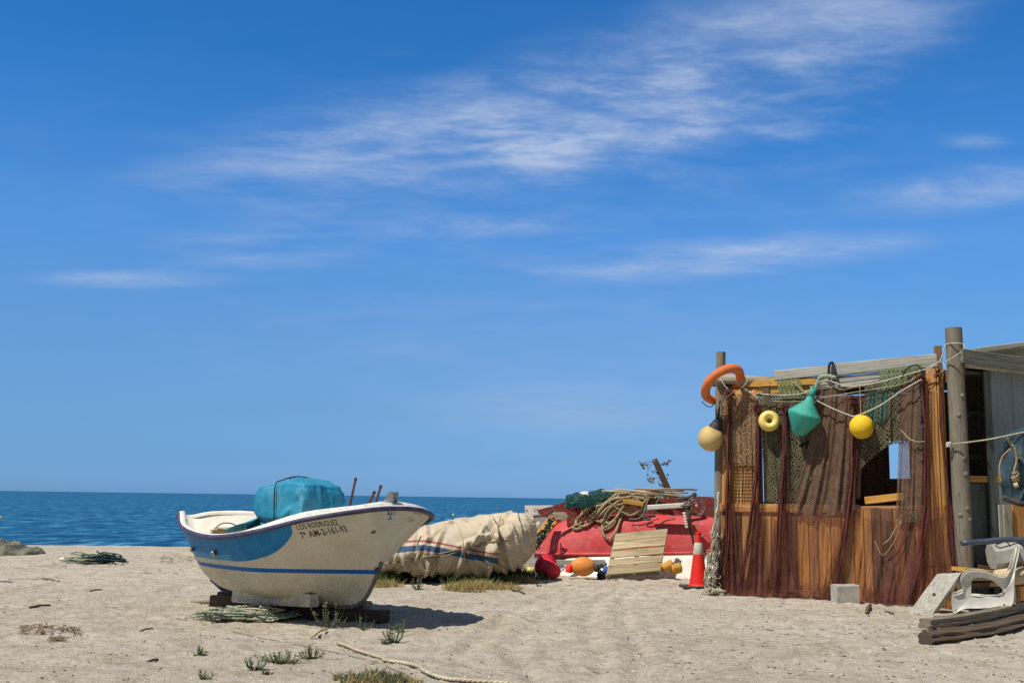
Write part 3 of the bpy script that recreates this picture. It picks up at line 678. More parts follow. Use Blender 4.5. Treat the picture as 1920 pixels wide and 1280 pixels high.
# engine box under a teal tarpaulin
def ridge(x, y, seed, oct=4):
    s = 0; a = 1; t = 0
    for o in range(oct): s = s+a*(1-np.abs(2*vnoise(x*2**o, y*2**o, seed+o)-1)); t += a; a *= .55
    return s/t
def creases(A, B, lines):
    out = np.zeros(A.shape)
    for (a0, b0, a1, b1, h, w) in lines:
        dx, dy = a1-a0, b1-b0; L2 = dx*dx+dy*dy; L = math.sqrt(L2)
        t = ((A-a0)*dx+(B-b0)*dy)/L2; d = ((A-a0)*dy-(B-b0)*dx)/L+.02*np.sin(t*7+a0*9); ww = w*(.5+1.1*np.clip(t, 0, 1))
        side = np.where(d > 0, 1.0, .45)
        out += h*np.clip(1-np.abs(d)/(ww*side*1.5), 0, 1)*np.clip(np.sin(np.pi*np.clip(t, 0, 1)), 0, 1)**.6
    return out
def cover_box():
    root = thing('covered_engine_box', 'tall box in the boat wrapped and tied in a teal tarpaulin', 'engine cover', T1(1.95, -.05, .6))
    n = 120; hts = np.linspace(0, 1, 44); rows = []
    Lx, Ly = .50, .30; c = (1.91, -.08)
    z0, z1 = .80, 1.46
    for h in hts:
        ring = []
        for k in range(n):
            an = 2*math.pi*k/n; ca, sa = math.cos(an), math.sin(an)
            p = 9.
            r = 1/((abs(ca)**p+abs(sa)**p)**(1/p)); x = r*ca; y = r*sa
            pinch = 1-.14*math.exp(-((h-.36)/.06)**2)          # tied in near the foot
            flare = 1+.10*max(0, .30-h)/.30
            fold = .03*ridge(np.float64(an*2.6), np.float64(h*1.2), 4, 2)*2-.04+.045*math.sin(an*9+2*math.sin(an*2))*math.exp(-h*2.2)*(1.6 if ca < -.3 else .7)+.012*math.sin(an*5+h*6)
            puck = .045*math.sin(h*9+an*3)*(1 if ca < -.5 else .15)*math.exp(-h*1.2)
            k_ = pinch*flare*(1+fold+puck)*(1-.06*sst(.85, 1, h))
            z = z0+(z1-z0)*h+.012*math.sin(an*3)*h+.015*math.sin(x*4)*h
            ring.append((c[0]+x*Lx*k_, c[1]+y*Ly*k_, z))
        rows.append(ring)
    last = np.array(rows[-1]); cc = np.array([c[0]+.0, c[1], z1])
    for f in (.9, .75, .55, .35, .15, .0):
        q = cc+(last-cc)*f; q[:, 2] = last[:, 2]*f+z1*(1-f)+.015+.085*np.exp(-((q[:, 0]-c[0]-.12)/.22)**2)*(1-f*.75)+.008*np.sin(q[:, 0]*30+q[:, 1]*20); rows.append(q.tolist())
    P = np.array(rows).transpose(1, 0, 2); cx = P-np.array([c[0], c[1], (z0+z1)/2]); nrm_ = cx/np.linalg.norm(cx, axis=2, keepdims=True)
    hz_ = np.clip((z1-P[:, :, 2])/(z1-z0), 0, 1); an_ = np.arctan2(cx[:, :, 1]/.30, cx[:, :, 0]/.50)*.62; rg = random.Random(8); ln_ = []
    for k in range(26):
        a_ = rg.uniform(-2, 2); ln_.append((a_, .08, a_+rg.uniform(-.14, .14), rg.uniform(.45, 1.), rg.uniform(-.05, .05), rg.uniform(.02, .05)))
    for k in range(18):
        a_ = rg.choice([-1.55, -.42, .42, 1.55])+rg.uniform(-.1, .1); ln_.append((a_, .0, a_+rg.uniform(-.5, .5), rg.uniform(.25, .8), rg.uniform(-.045, .05), rg.uniform(.02, .045)))
    cr_ = creases(an_, hz_, ln_); P = P+nrm_*cr_[:, :, None]; P[:, :, 2] -= .05*sst(-.05, -.45, cx[:, :, 0])*sst(.7, 1., 1-hz_)
    P = tw(P).reshape(P.shape); mb = MB(); mb.grid(P, closed_u=True); mb.build('tarpaulin', MATS['teal_tarp'], root)
    # loose skirt of the tarp spilling aft
    mb = MB(); U, V = np.meshgrid(np.linspace(0, 1, 26), np.linspace(0, 1, 14), indexing='ij')
    an = (U-.5)*2.2; rad = .36+.40*V; x = c[0]-.16-rad*np.cos(an)*.95; y = c[1]+.05+rad*np.sin(an)*.85
    z = 1.085-.17*V**.8+.05*np.sin(U*31+V*3)*(V*.8+.2)
    mb.grid(tw(np.stack([x, y, z], -1)).reshape(26, 14, 3)); mb.build('tarpaulin_skirt', MATS['teal_tarp'], root)
    ring = [(c[0]+Lx*1.0*math.cos(a)/((abs(math.cos(a))**5+abs(math.sin(a))**5)**.2)*.90, c[1]+Ly*math.sin(a)/((abs(math.cos(a))**5+abs(math.sin(a))**5)**.2)*.92, z0+.24+.012*math.sin(a)) for a in np.linspace(0, 2*math.pi, 40, endpoint=False)]
    mb = MB(); mb.tube(tw(ring), .008, 5, closed=True)
    x = c[0]-.02; over = [(x, c[1]+Ly+.018, z0+.04), (x+.01, c[1]+Ly+.02, z0+.3), (x+.0, c[1]+Ly+.012, z1-.01), (x-.01, c[1]+Ly*.7, z1+.055), (x-.03, c[1], z1+.10), (x-.06, c[1]-Ly*.8, z1+.075), (x-.06, c[1]-Ly-.02, z1-.02)]
    mb.tube(tw(catmull(over, 5)), .008, 5); mb.tube(tw(catmull([(x-.28, c[1]-.1, z1+.03), (x-.26, c[1]-.08, z1+.085), (x-.22, c[1]-.1, z1+.06), (x-.2, c[1]-.1, z1+.1)], 4)), .006, 4)
    mb.build('lashing', MATS['rope_dark'], root)
cover_box()
mb = MB()
for k in range(4): mb.board(T1(.45, -.25+k*.10, .93), T1(1.25, -.20+k*.10, .93), .085, .02, Vector(BM), tint=.4)
for x in (.5, 1.2): mb.board(T1(x, -.3, .885), T1(x, .16, .885), .05, .065, Vector(BA))
for x in (.46, 1.24): mb.board(T1(x, -.3, .80), T1(x, .16, .80), .10, .02, Vector((0, 0, 1)))
tag(mb.build('wooden_crate', MATS['wood_pale'], None, smooth=False), 'weathered slatted wooden crate lying inside the stern of the boat', 'crate')
mb = MB(); mb.tube(catmull([T1(.1, -.1, .80), T1(.2, -.12, .95), T1(.4, -.15, .99), T1(.62, -.2, .93)], 6), .008, 5)
tag(mb.build('bent_wire', MATS['rust'], None), 'thin rusty wire arching over the stern boards of the boat', 'wire')

# timbers under the boat
def timber(name, px0, px1, w, th, z, mat, label, seg=5, jit=.006, side=(0, 0, 1), taper=1.):
    p0 = G(*px0); p1 = G(*px1); p0.z = p1.z = z; mb = MB(); mb.board(p0, p1, w, th, side, seg=seg, jit=jit, taper=taper)
    return tag(mb.build(name, MATS[mat], None, smooth=False), label, 'timber', 'timbers under the boats')
timber('timber_beam', (398, 1136), (600, 1150), .14, .12, .07, 'wood_dark', 'long dark timber under the stern of the white and blue boat, its round end to the left')
timber('timber_beam', (410, 1124), (590, 1130), .10, .10, .05, 'wood_dark', 'dark cracked timber behind the long one under the boat stern')
timber('timber_beam', (548, 1156), (722, 1166), .13, .22, .055, 'wood_dark', 'lowest broad timber under the bow of the white and blue boat')
timber('timber_beam', (545, 1146), (690, 1158), .12, .16, .18-.06, 'wood_grey', 'squared grey timber lying on top of the lowest one under the bow')
timber('timber_beam', (470, 1132), (575, 1140), .09, .2, .10, 'wood_dark', 'short dark block wedged under the bilge runner of the boat')
mb = MB(); p = G(358, 1131); q = G(400, 1133); p.z = q.z = .025; mb.tube([p, p.lerp(q, .5)+Vector((0, 0, .008)), q], [.016, .022, .024], 7)
tag(mb.build('wooden_stick', MATS['wood_grey'], None), 'short stick on the sand left of the timbers under the boat', 'stick')

def tangle(cx, cy, rx, ry, n, r, z0=.02, hz=.08, loops=1., seed=0, sm=6, height=None):
    """one long cord thrown down in flat overlapping bights"""
    rg = random.Random(seed); pts = []; an = rg.random()*6
    for k in range(n):
        an += rg.uniform(1.6, 3.4)*loops; rr = rg.uniform(.55, 1.)
        x = cx+rx*math.cos(an)*rr; y = cy+ry*math.sin(an)*rr
        z = z0+hz*rg.random()*(1-((x-cx)/rx)**2*.7)
        pts.append((x, y, z+gz(x, y)))
    return catmull(pts, sm)
c = G(455, 1163)
mb = MB(); mb.tube(tangle(c.x, c.y, .58, .30, 46, .010, seed=3, hz=.13), .0105, 6)
tag(mb.build('rope_pile', MATS['rope_green'], None), 'tangled pile of pale green rope on the sand beside the boat timbers', 'rope')
mb = MB(); mb.tube(tangle(c.x+.1, c.y+.05, .45, .22, 20, .010, seed=9, hz=.16), .010, 6); p = G(548, 1160); mb.tube(tangle(p.x, p.y, .10, .08, 16, .01, seed=4, hz=.07), .011, 6)
tag(mb.build('rope_pile', MATS['rope_cream'], None), 'cream rope mixed into the green rope pile, knotted at its right end', 'rope')
pts = [G(*p) for p in ((632, 1208), (660, 1216), (664, 1219), (700, 1230), (718, 1235), (722, 1242), (760, 1248), (785, 1255), (795, 1265), (830, 1273), (880, 1280), (960, 1284))]
for p in pts: p.z = gz(p.x, p.y)+.022
mb = MB(); mb.tube(catmull(pts, 6), .0145, 7); tag(mb.build('frayed_rope', MATS['rope_cream'], None), 'thick cream rope snaking along the sand in front of the boat', 'rope')
pts = [G(*p) for p in ((330, 1160), (400, 1172), (470, 1190), (560, 1208), (640, 1225), (700, 1240), (760, 1262))]
for p in pts: p.z = gz(p.x, p.y)+.006
mb = MB(); mb.tube(catmull(pts, 6), .004, 5); tag(mb.build('thin_rope', MATS['rope_grey'], None), 'thin grey cord half sunk in the sand before the boat', 'cord')
mb = MB(); mb.tube(catmull([G(x, y, .02+z) for x, y, z in ((582, 1194, 0), (592, 1188, .02), (600, 1182, .01), (612, 1179, 0))], 5), .012, 6)
tag(mb.build('driftwood_stick', MATS['wood_pale'], None), 'pale bent driftwood stick below the plant in front of the boat', 'stick')

# ------------------------------------------------------------------ surfaces that ropes and loose gear are laid on
SURF = {}
def reg(key, ob):
    me = ob.data; M_ = Matrix.Translation(org(ob)); SURF[key] = BVHTree.FromPolygons([M_ @ v.co for v in me.vertices], [tuple(p.vertices) for p in me.polygons])
def hit(key, px, py, off=.0):
    r = ray(px, py).normalized(); loc, n, i, dd = SURF[key].ray_cast(CAM, r)
    if loc is None: loc, n, i, dd = SURF[key].find_nearest(CAM+r*18)
    if n.dot(r) > 0: n = -n
    return loc+n*off
def drapeline(key, pts, off=.01, n=8):
    """cord lying on a surface along a frame polyline"""
    P = catmull([(x, y, 0) for x, y in pts], n)
    return [hit(key, p[0], p[1], off) for p in P]

# ------------------------------------------------------------------ boat under striped canvas
def ridge(x, y, seed, oct=4):
    s = 0; a = 1; t = 0
    for o in range(oct): s = s+a*(1-np.abs(2*vnoise(x*2**o, y*2**o, seed+o)-1)); t += a; a *= .55
    return s/t
CB = thing('canvas_covered_boat', 'beached boat wrapped in stained cream canvas with a red and a blue stripe', 'boat', (-1.1, 18.2, 0))
def kink_(A_, B_): return np.exp(-((A_-(1.05+.12*np.sin(B_*5)))/.10)**2)*.07
def covered():
    nx, na = 220, 150
    X = np.linspace(-2.65, .42, nx)
    ctl = np.array([(-2.65, .55, .50, .30), (-2.3, .70, .62, .18), (-1.8, .90, .72, .13), (-1.3, .98, .90, .12), (-.8, 1.0, 1.0, .12), (-.3, .92, 1.07, .14), (.05, .75, 1.10, .20), (.25, .52, 1.09, .30), (.38, .30, 1.04, .48), (.42, .12, .98, .62)])
    hw = np.interp(X, ctl[:, 0], ctl[:, 1]); zt = np.interp(X, ctl[:, 0], ctl[:, 2]); zb = np.interp(X, ctl[:, 0], ctl[:, 3])
    P = np.zeros((nx, na, 3)); UV = np.zeros((nx, na, 2))
    sec = catmull([(-.15, 1.0), (.0, 1.0), (.45, .97), (.80, .86), (.97, .70), (1.0, .52), (.95, .30), (.80, .10), (.60, 0.0), (.3, -.02)], 8)[:, :2] if False else None
    S = np.array([(0, 1.0), (.35, .985), (.68, .90), (.88, .76), (.985, .58), (1.0, .42), (.93, .22), (.74, .05), (.5, -.0)])
    S3 = catmull(np.c_[S, np.zeros(len(S))], 12)[:, :2]; tt = np.linspace(0, 1, na//2); L = np.r_[0, np.cumsum(np.hypot(*np.diff(S3, axis=0).T))]; L /= L[-1]
    S3 = np.c_[np.interp(tt, L, S3[:, 0]), np.interp(tt, L, S3[:, 1])]
    half = np.vstack([S3[::-1]*[-1, 1], S3]); na = len(half); P = np.zeros((nx, na, 3)); UV = np.zeros((nx, na, 2))
    for i, x in enumerate(X):
        y = 18.25-half[:, 0]*hw[i]; z = zb[i]+(zt[i]-zb[i])*half[:, 1]
        P[i] = np.c_[np.full(na, x), y, z]
        arc = np.r_[0, np.cumsum(np.hypot(np.diff(y), np.diff(z)))]
        UV[i, :, 0] = x+2.65; UV[i, :, 1] = arc
    # cloth: sharp creases and sagging folds
    c = P.reshape(-1, 3).mean(0); A_, B_ = UV[:, :, 0], UV[:, :, 1]
    n = np.cross(np.gradient(P, axis=0), np.gradient(P, axis=1)); n /= np.linalg.norm(n, axis=2, keepdims=True)+1e-9
    if n[nx//2, int(na*.7), 1] > 0: n = -n
    topk = np.clip(np.abs(np.arange(na)-na/2)/(na*.22), .35, 1)[None, :]; rg = random.Random(14); ln_ = []
    kn = [(1.17, 2.85), (2.55, 2.75), (1.95, 3.0), (.5, 3.0), (1.85, 1.95)]
    for (ka, kb) in kn:
        for k in range(8):
            t_ = rg.random()*6.28; L_ = rg.uniform(.45, 1.15); ln_.append((ka, kb, ka+math.cos(t_)*L_*.8, kb+math.sin(t_)*L_, rg.choice([-1, 1])*rg.uniform(.03, .075), rg.uniform(.04, .10)))
    for k in range(12):
        a_ = rg.uniform(.2, 3.0); ln_.append((a_, 1.6, a_+rg.uniform(-.35, .35), rg.uniform(2.5, 3.4), rg.choice([-1, 1])*rg.uniform(.03, .07), rg.uniform(.04, .09)))
    w = ridge(A_*1.1+B_*.7, B_*.9-A_*.4, 5, 1)-.5; P = P+n*((w*.05*topk+creases(A_, B_, ln_)*topk-kink_(A_, B_))[:, :, None])
    for (a0, tilt, wd, am) in ((1.6, .9, .022, .045), (2.1, -.9, .02, .05), (2.4, .8, .022, .05), (1.15, -.6, .02, .04), (2.7, -.6, .018, .05), (1.28, .10, .035, .05), (1.85, -.35, .04, .06), (2.25, .25, .045, .075), (2.55, -.15, .05, .08), (.75, .3, .04, .05), (2.75, .1, .04, .06), (.35, -.2, .04, .05)):
        dist = A_-(a0+tilt*(B_-2.0)); fold = am*(np.exp(-(dist/wd)**2)-.8*np.exp(-((dist-.09)/wd)**2))*(.4+.6*np.abs(np.sin(B_*2.4+a0*5)))
        P = P+n*fold[:, :, None]*topk[:, :, None]
    P[:, :, 2] = np.maximum(P[:, :, 2], .05)
    # stripe coordinate measured down from a line on the near side
    z_red = np.interp(A_[:, 0], [0, .9, 1.35, 2.4, 3.1], [.56, .64, .69, .50, .42])
    UV2 = UV.copy(); UV2[:, :, 1] = (z_red[:, None]-P[:, :, 2]); UV2[:, :na//2, 1] = -1
    mb = MB(); mb.grid(P, UV=UV2)
    cen = P[-1].mean(0)+np.array([.03, 0, 0]); mb.add(np.vstack([P[-1], cen]), [[k, k+1, na] for k in range(na-1)], UV=np.zeros((na+1, 2))-1)
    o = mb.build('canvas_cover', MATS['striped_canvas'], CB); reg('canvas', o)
    # hull bottom showing under the canvas
    mb = MB(); T_ = np.linspace(0, 1, 30); V_ = np.linspace(-1, 1, 11)
    Q = np.array([[(-2.5+2.7*t, 18.2-v*.62*math.sin(math.pi*min(1, t*.9+.08)), .03+.16*abs(v)**1.5+.12*abs(2*t-1)**3) for v in V_] for t in T_]); mb.grid(Q); mb.build('hull', MATS['dark_hull'], CB)
covered()
def onc(pts, r, mat, name='lashing_rope', off=.012): 
    mb = MB(); mb.tube(drapeline('canvas', pts, off), r, 5); return mb.build(name, MATS[mat], CB)
onc([(716, 1056), (745, 1053), (785, 1045), (830, 1036), (880, 1025), (925, 1015), (962, 1010)], .010, 'rope_tan')
onc([(855, 981), (862, 998), (868, 1015), (869, 1040), (872, 1060)], .008, 'rope_cream')
onc([(785, 1046), (830, 1042), (880, 1028), (900, 1040), (925, 1062), (935, 1075)], .008, 'rope_grey')
onc([(790, 1005), (783, 1022), (790, 1048), (800, 1070), (808, 1085)], .009, 'rope_grey')
onc([(930, 1054), (950, 1066), (958, 1072)], .008, 'rope_tan')

# ------------------------------------------------------------------ white boat end behind the canvas
WT = thing('beached_white_boat', 'white boat stern with a grey panel between the canvas boat and red hull', 'boat', (.7, 22.2, 0))
def white_stern():
    Y = 22.0; mb = MB()
    fr = [(984, 947), (1034, 948), (1038, 1075), (990, 1075), (986, 1000)]
    V = [AT(x, y, Y) for x, y in fr]; n = len(V); V2 = [v+Vector((.9, 1.6, 0)) for v in V]
    mb.add([*V, *V2], [list(range(n)), list(range(2*n-1, n-1, -1))]+[[i, n+i, n+(i+1) % n, (i+1) % n] for i in range(n)])
    mb.build('hull', MATS['white_gelcoat'], WT, smooth=False)
    # raised moulded arch, grey below
    a = [(988, 972), (996, 967), (1005, 964.5), (1020, 964), (1034, 966)]; mb = MB(); V = []
    for (x, y) in a: V += [AT(x, y, Y-.03), AT(x, 1074, Y-.03)]
    mb.add(V, [[2*i, 2*i+2, 2*i+3, 2*i+1] for i in range(len(a)-1)]); P = [AT(x, y, Y-.035) for x, y in a]; mb.tube(P, .015, 5)
    mb.build('stern_panel', MATS['foam_grey'], WT)
    cu = bpy.data.curves.new('t', 'FONT'); cu.body = 'Cha'; cu.size = 1; cu.shear = .3; ob = bpy.data.objects.new('t', cu); COL.objects.link(ob); bpy.context.view_layer.update()
    me = bpy.data.meshes.new_from_object(ob.evaluated_get(bpy.context.evaluated_depsgraph_get())); s = .085; p = AT(1000, 958.5, Y-.006)
    mb = MB(); mb.add([(p.x+v.co.x*s, p.y, p.z+v.co.y*s) for v in me.vertices], [list(f.vertices) for f in me.polygons]); bpy.data.objects.remove(ob)
    mb.build('lettering', MATS['black_paint'], WT, smooth=False)
    mb = MB(); mb.lathe([(0, 0), (.014, 0), (.014, .008), (0, .008)], AT(987.5, 956, Y-.002), (0, -1, 0), 8); mb.build('drain_plug', MATS['black_paint'], WT)
white_stern()
# ------------------------------------------------------------------ overturned red boat on a white hull
RY = 20.7
def mono(name, X0, X1, yc, hwf, z0f, z1f, sec, mat, parent, nx=80, n=12, disp=0):
    X = np.linspace(0, 1, nx); S3 = catmull(np.c_[np.array(sec), np.zeros(len(sec))], n)[:, :2]; full = np.vstack([S3[::-1]*[-1, 1], S3[1:]])
    P = np.zeros((nx, len(full), 3))
    for i, q in enumerate(X):
        hw = hwf(q); a = z0f(q); b = z1f(q)
        P[i] = np.c_[np.full(len(full), X0+(X1-X0)*q), yc-full[:, 0]*hw, a+(b-a)*full[:, 1]]
    if disp: P[:, :, 2] += disp*fbm(P[:, :, 0]*4, P[:, :, 1]*4, 3, 5)
    mb = MB(); mb.grid(P)
    for e in (0, -1): mb.add(P[e], [list(range(len(full)))])
    return mb.build(name, mat, parent), P
RB = thing('overturned_boat', 'weathered red boat lying upside down, piled with rope, canes and crab pots', 'boat', (3., RY, .3))
endf = lambda q: (1-(1-min(1, q/.34))**2.2)**.5 if q < .34 else (1-.35*((q-.34)/.66)**2)
o, PR = mono('hull', .46, 5.6, RY, lambda q: .12+.93*endf(q), lambda q: .36+.13*q, lambda q: .42+.72*endf(q)+.07*q,
     [(0, 1.0), (.4, .985), (.68, .90), (.86, .72), (.95, .45), (.99, .2), (1.0, .0)], MATS['red_hull'], RB)
reg('red', o)
mb = MB()
for i in range(0, 80): pass
edge = PR[:, -1]; edge2 = PR[:, 0]
mb.tube([Vector(p)+Vector((0, -.02, -.0)) for p in edge], .028, 6); mb.build('gunwale', MATS['red_hull'], RB)
mb = MB(); E2 = np.stack([edge+[0, -.01, -.02], edge+[0, .01, -.10]], 1); mb.grid(E2); mb.build('rail_board', MATS['dark_red_keel'], RB)
# keel boards along the top
mb = MB()
kp = [(1063, 947, 985), (1090, 943, 985), (1130, 941, 985), (1180, 938, 984), (1240, 934, 984), (1290, 930, 982), (1335, 931, 980), (1360, 936, 980), (1420, 950, 985)]
Yk = RY-.72
V = []
for th in (0, .06):
    for px, a, b in kp: V += [AT(px, a, Yk)+Vector((0, th, 0)), AT(px, b, Yk)+Vector((0, th, 0))]
n = len(kp)*2; Fc = []
for i in range(len(kp)-1):
    a = 2*i; Fc += [[a, a+2, a+3, a+1], [n+a+1, n+a+3, n+a+2, n+a], [a, n+a, n+a+2, a+2], [a+1, a+3, n+a+3, n+a+1]]
Fc += [[0, 1, n+1, n], [n-1, n-2, 2*n-2, 2*n-1]]
mb.add(V, Fc); kl = mb.build('keel_board', MATS['dark_red_keel'], RB, smooth=False); reg('keel', kl)
kp2 = [(1009, 955, 962), (1030, 950, 972), (1056, 941.5, 985), (1075, 941, 985)]; V = []; Yk2 = RY-.35; mb = MB()
for th in (0, .06):
    for px, a, b in kp2: V += [AT(px, a, Yk2)+Vector((0, th, 0)), AT(px, b, Yk2)+Vector((0, th, 0))]
n = len(kp2)*2; Fc = []
for i in range(len(kp2)-1):
    a = 2*i; Fc += [[a, a+2, a+3, a+1], [n+a+1, n+a+3, n+a+2, n+a], [a, n+a, n+a+2, a+2], [a+1, a+3, n+a+3, n+a+1]]
Fc += [[0, 1, n+1, n], [n-1, n-2, 2*n-2, 2*n-1]]
mb.add(V, Fc); mb.build('stem_board', MATS['dark_red_keel'], RB, smooth=False)
o, PW = mono('white_boat', .75, 5.4, RY, lambda q: .46+.88*endf(q), lambda q: -.02, lambda q: .36+.10*q, [(.0, 1.0), (.74, 1.0), (.80, .97), (.90, .55), (1.0, .12), (1.0, .0)], MATS['white_gelcoat'], None, disp=0)
tag(o, 'low white hull lying on the sand beneath the red boat', 'boat'); reg('white', o)
mb = MB(); p0 = AT(1035, 1054, 19.55); p1 = AT(1135, 1053, 19.55); mb.board(p0, p1, .085, .05, (0, 0, 1), seg=3, jit=.004)
tag(mb.build('grey_beam', MATS['wood_silver'], None, smooth=False), 'grey beam resting behind the red bucket against the white hull', 'beam')
# ---- gear on the red boat
def pot(px0, px1, pyt, pyb, Y, label):
    a = AT(px0, pyb, Y); b = AT(px1, pyb, Y); h = (AT((px0+px1)/2, pyt, Y)-AT((px0+px1)/2, pyb, Y)).z; r = h; L = (b-a).length
    root = thing('crab_pot', label, 'crab pot', ((a+b)/2)); root['group'] = 'crab pots on the red boat'
    ax = (b-a).normalized(); mb = MB(); n = 14; P = np.zeros((10, n, 3)); UV = np.zeros((10, n, 2))
    for i in range(10):
        q = i/9; f = 1-.16*abs(math.sin(q*math.pi*2))-.25*(2*q-1)**4; c0 = a.lerp(b, q)
        for k in range(n):
            an = math.pi*k/(n-1); P[i, k] = c0+Vector((0, 1, 0))*(-math.cos(an)*.30*f)+Vector((0, 0, 1))*(math.sin(an)*r*f); UV[i, k] = (q*L, an*.3)
    mb.grid(P, UV=UV); e = []
    for q in (0, 9):
        cc = P[q].mean(0); mb.add(np.vstack([P[q], cc]), [[k, k+1, n] for k in range(n-1)], UV=np.vstack([P[q][:, [1, 2]], [[cc[1], cc[2]]]]))
    mb.build('netting', MATS['pot_net'], root)
    fr = MB()
    for q in (0, 3, 6, 9): fr.tube(catmull(P[q], 2), .006, 5)
    fr.tube([P[i, 0] for i in range(10)], .005, 5); fr.tube([P[i, n-1] for i in range(10)], .005, 5); fr.tube([P[i, n//2] for i in range(10)], .005, 5)
    fr.build('wire_frame', MATS['rope_dark'], root)
pot(1062, 1102, 921, 950, 20.2, 'domed green netted crab pot at the left end of the red boat top')
pot(1086, 1112, 926, 951, 19.95, 'small green netted crab pot in front, below the white float')
pot(1104, 1152, 914, 945, 20.25, 'larger green netted crab pot beside the heap of canes')
mb = MB(); p = AT(1098, 929, 20.4); mb.sphere(p, .11, 18, 12, (1.25, .8, .75)); mb.sphere(p+Vector((-.11, -.02, -.09)), .09, 14, 10, (1.2, .8, .8))
tag(mb.build('white_float', MATS['white_plastic'], None), 'white lobed plastic float among the green crab pots', 'float')
mb = MB()
for s in range(3):
    c = AT(1078+s*24, 946, 20.05); mb.tube(tangle(c.x, c.y, .22, .14, 26, .008, z0=c.z-.06, hz=.12, seed=30+s), .008, 5)
tag(mb.build('net_rope', MATS['rope_teal'], None), 'dark green twine heaped under the crab pots on the red boat', 'twine')
cr = random.Random(5)
for k in range(46):
    x0 = cr.uniform(1112, 1235); y0 = cr.uniform(913, 935)+max(0, x0-1150)*.03; L = cr.uniform(50, 105); x1 = min(1307, x0+L); y1 = y0+(x1-x0)*cr.uniform(.01, .16)
    Y = 20.2+cr.uniform(-.3, .3); a = AT(x0, y0, Y); b = AT(x1, min(y1, 946), Y+cr.uniform(-.15, .15)); mb = MB(); mb.tube([a, a.lerp(b, .5)+Vector((0, 0, cr.uniform(-.01, .01))), b], cr.uniform(.013, .022), 6, tint=cr.random())
    ob = tag(mb.build('cane', MATS['cane'], None), 'dry cane in the loose heap on top of the red boat', 'cane', 'canes heaped on the red boat')
mb = MB()
for k in range(26):
    x = cr.uniform(1120, 1280); a = AT(x, cr.uniform(930, 948), 20.1+cr.uniform(-.2, .3)); b = AT(x+cr.uniform(-25, 40), cr.uniform(932, 952), 20.1+cr.uniform(-.2, .3)); mb.tube([a, b], .016, 5)
o = mb.build('dead_stalks', MATS['weed_dry'], None); tag(o, 'dark mat of dead stalks under the canes on the red boat', 'dead stalks'); o['kind'] = 'stuff'
for (x0, y0, x1, y1, w, mat, lab) in ((1168, 937, 1206, 945, .075, 'plank_yellow', 'short yellow plank among the canes on the red boat'),):
    mb = MB(); mb.board(AT(x0, y0+2, 19.75), AT(x1, y1, 19.75), w, .05, (0, 0, 1)); tag(mb.build('yellow_plank', MATS[mat], None, smooth=False), lab, 'plank')
mb = MB(); mb.board(AT(1214, 951, 19.6), AT(1285, 946.5, 19.6), .085, .12, (0, 0, 1)); tag(mb.build('white_plank', MATS['white_plastic'], None, smooth=False), 'white painted plank jutting from the red boat side', 'plank')
mb = MB(); mb.tube([AT(1268, 936, 19.7), AT(1290, 933, 19.75), AT(1303, 929, 19.8)], [.03, .035, .04], 8); mb.sphere(AT(1302, 927, 19.8), .045, 8, 6)
tag(mb.build('dark_log', MATS['wood_dark'], None), 'dark knobbed log end at the right end of the cane heap', 'log')
# agave stalk with dry seed heads
ST = thing('dead_agave_stalk', 'leaning dead plant stalk with dry seed heads rising behind the red boat', 'dead plant', AT(1256, 940, 20.6))
mb = MB(); mb.tube(catmull([AT(1256, 925, 20.6), AT(1242, 893, 20.6), AT(1227, 860, 20.6)], 4), [.062, .06, .06, .058, .057, .056, .055, .054, .053][:9], 9); st = mb.build('stalk', MATS['wood_dark'], ST)
def sprig(x0, y0, x1, y1, seeds):
    mb = MB(); a = AT(x0, y0, 20.6); b = AT(x1, y1, 20.6); mb.tube(catmull([a, a.lerp(b, .5)+Vector((0, 0, .03)), b], 4), .006, 5)
    for k in range(seeds):
        q = b+Vector((cr.uniform(-.10, .10), cr.uniform(-.05, .05), cr.uniform(-.09, .09))); mb.tube([b, q], .004, 4)
        for j in range(4): mb.tube([q, q+Vector((cr.uniform(-.03, .03), cr.uniform(-.03, .03), cr.uniform(-.03, .03)))], [.004, .012], 5)
    mb.build('seed_head', MATS['weed_dry'], ST)
sprig(1226, 867, 1203, 869, 7); sprig(1236, 876, 1248, 871, 7); sprig(1240, 895, 1220, 902, 7); sprig(1238, 880, 1228, 880, 3); sprig(1226, 868, 1215, 880, 2); sprig(1246, 902, 1252, 897, 2); sprig(1242, 899, 1234, 903, 2)
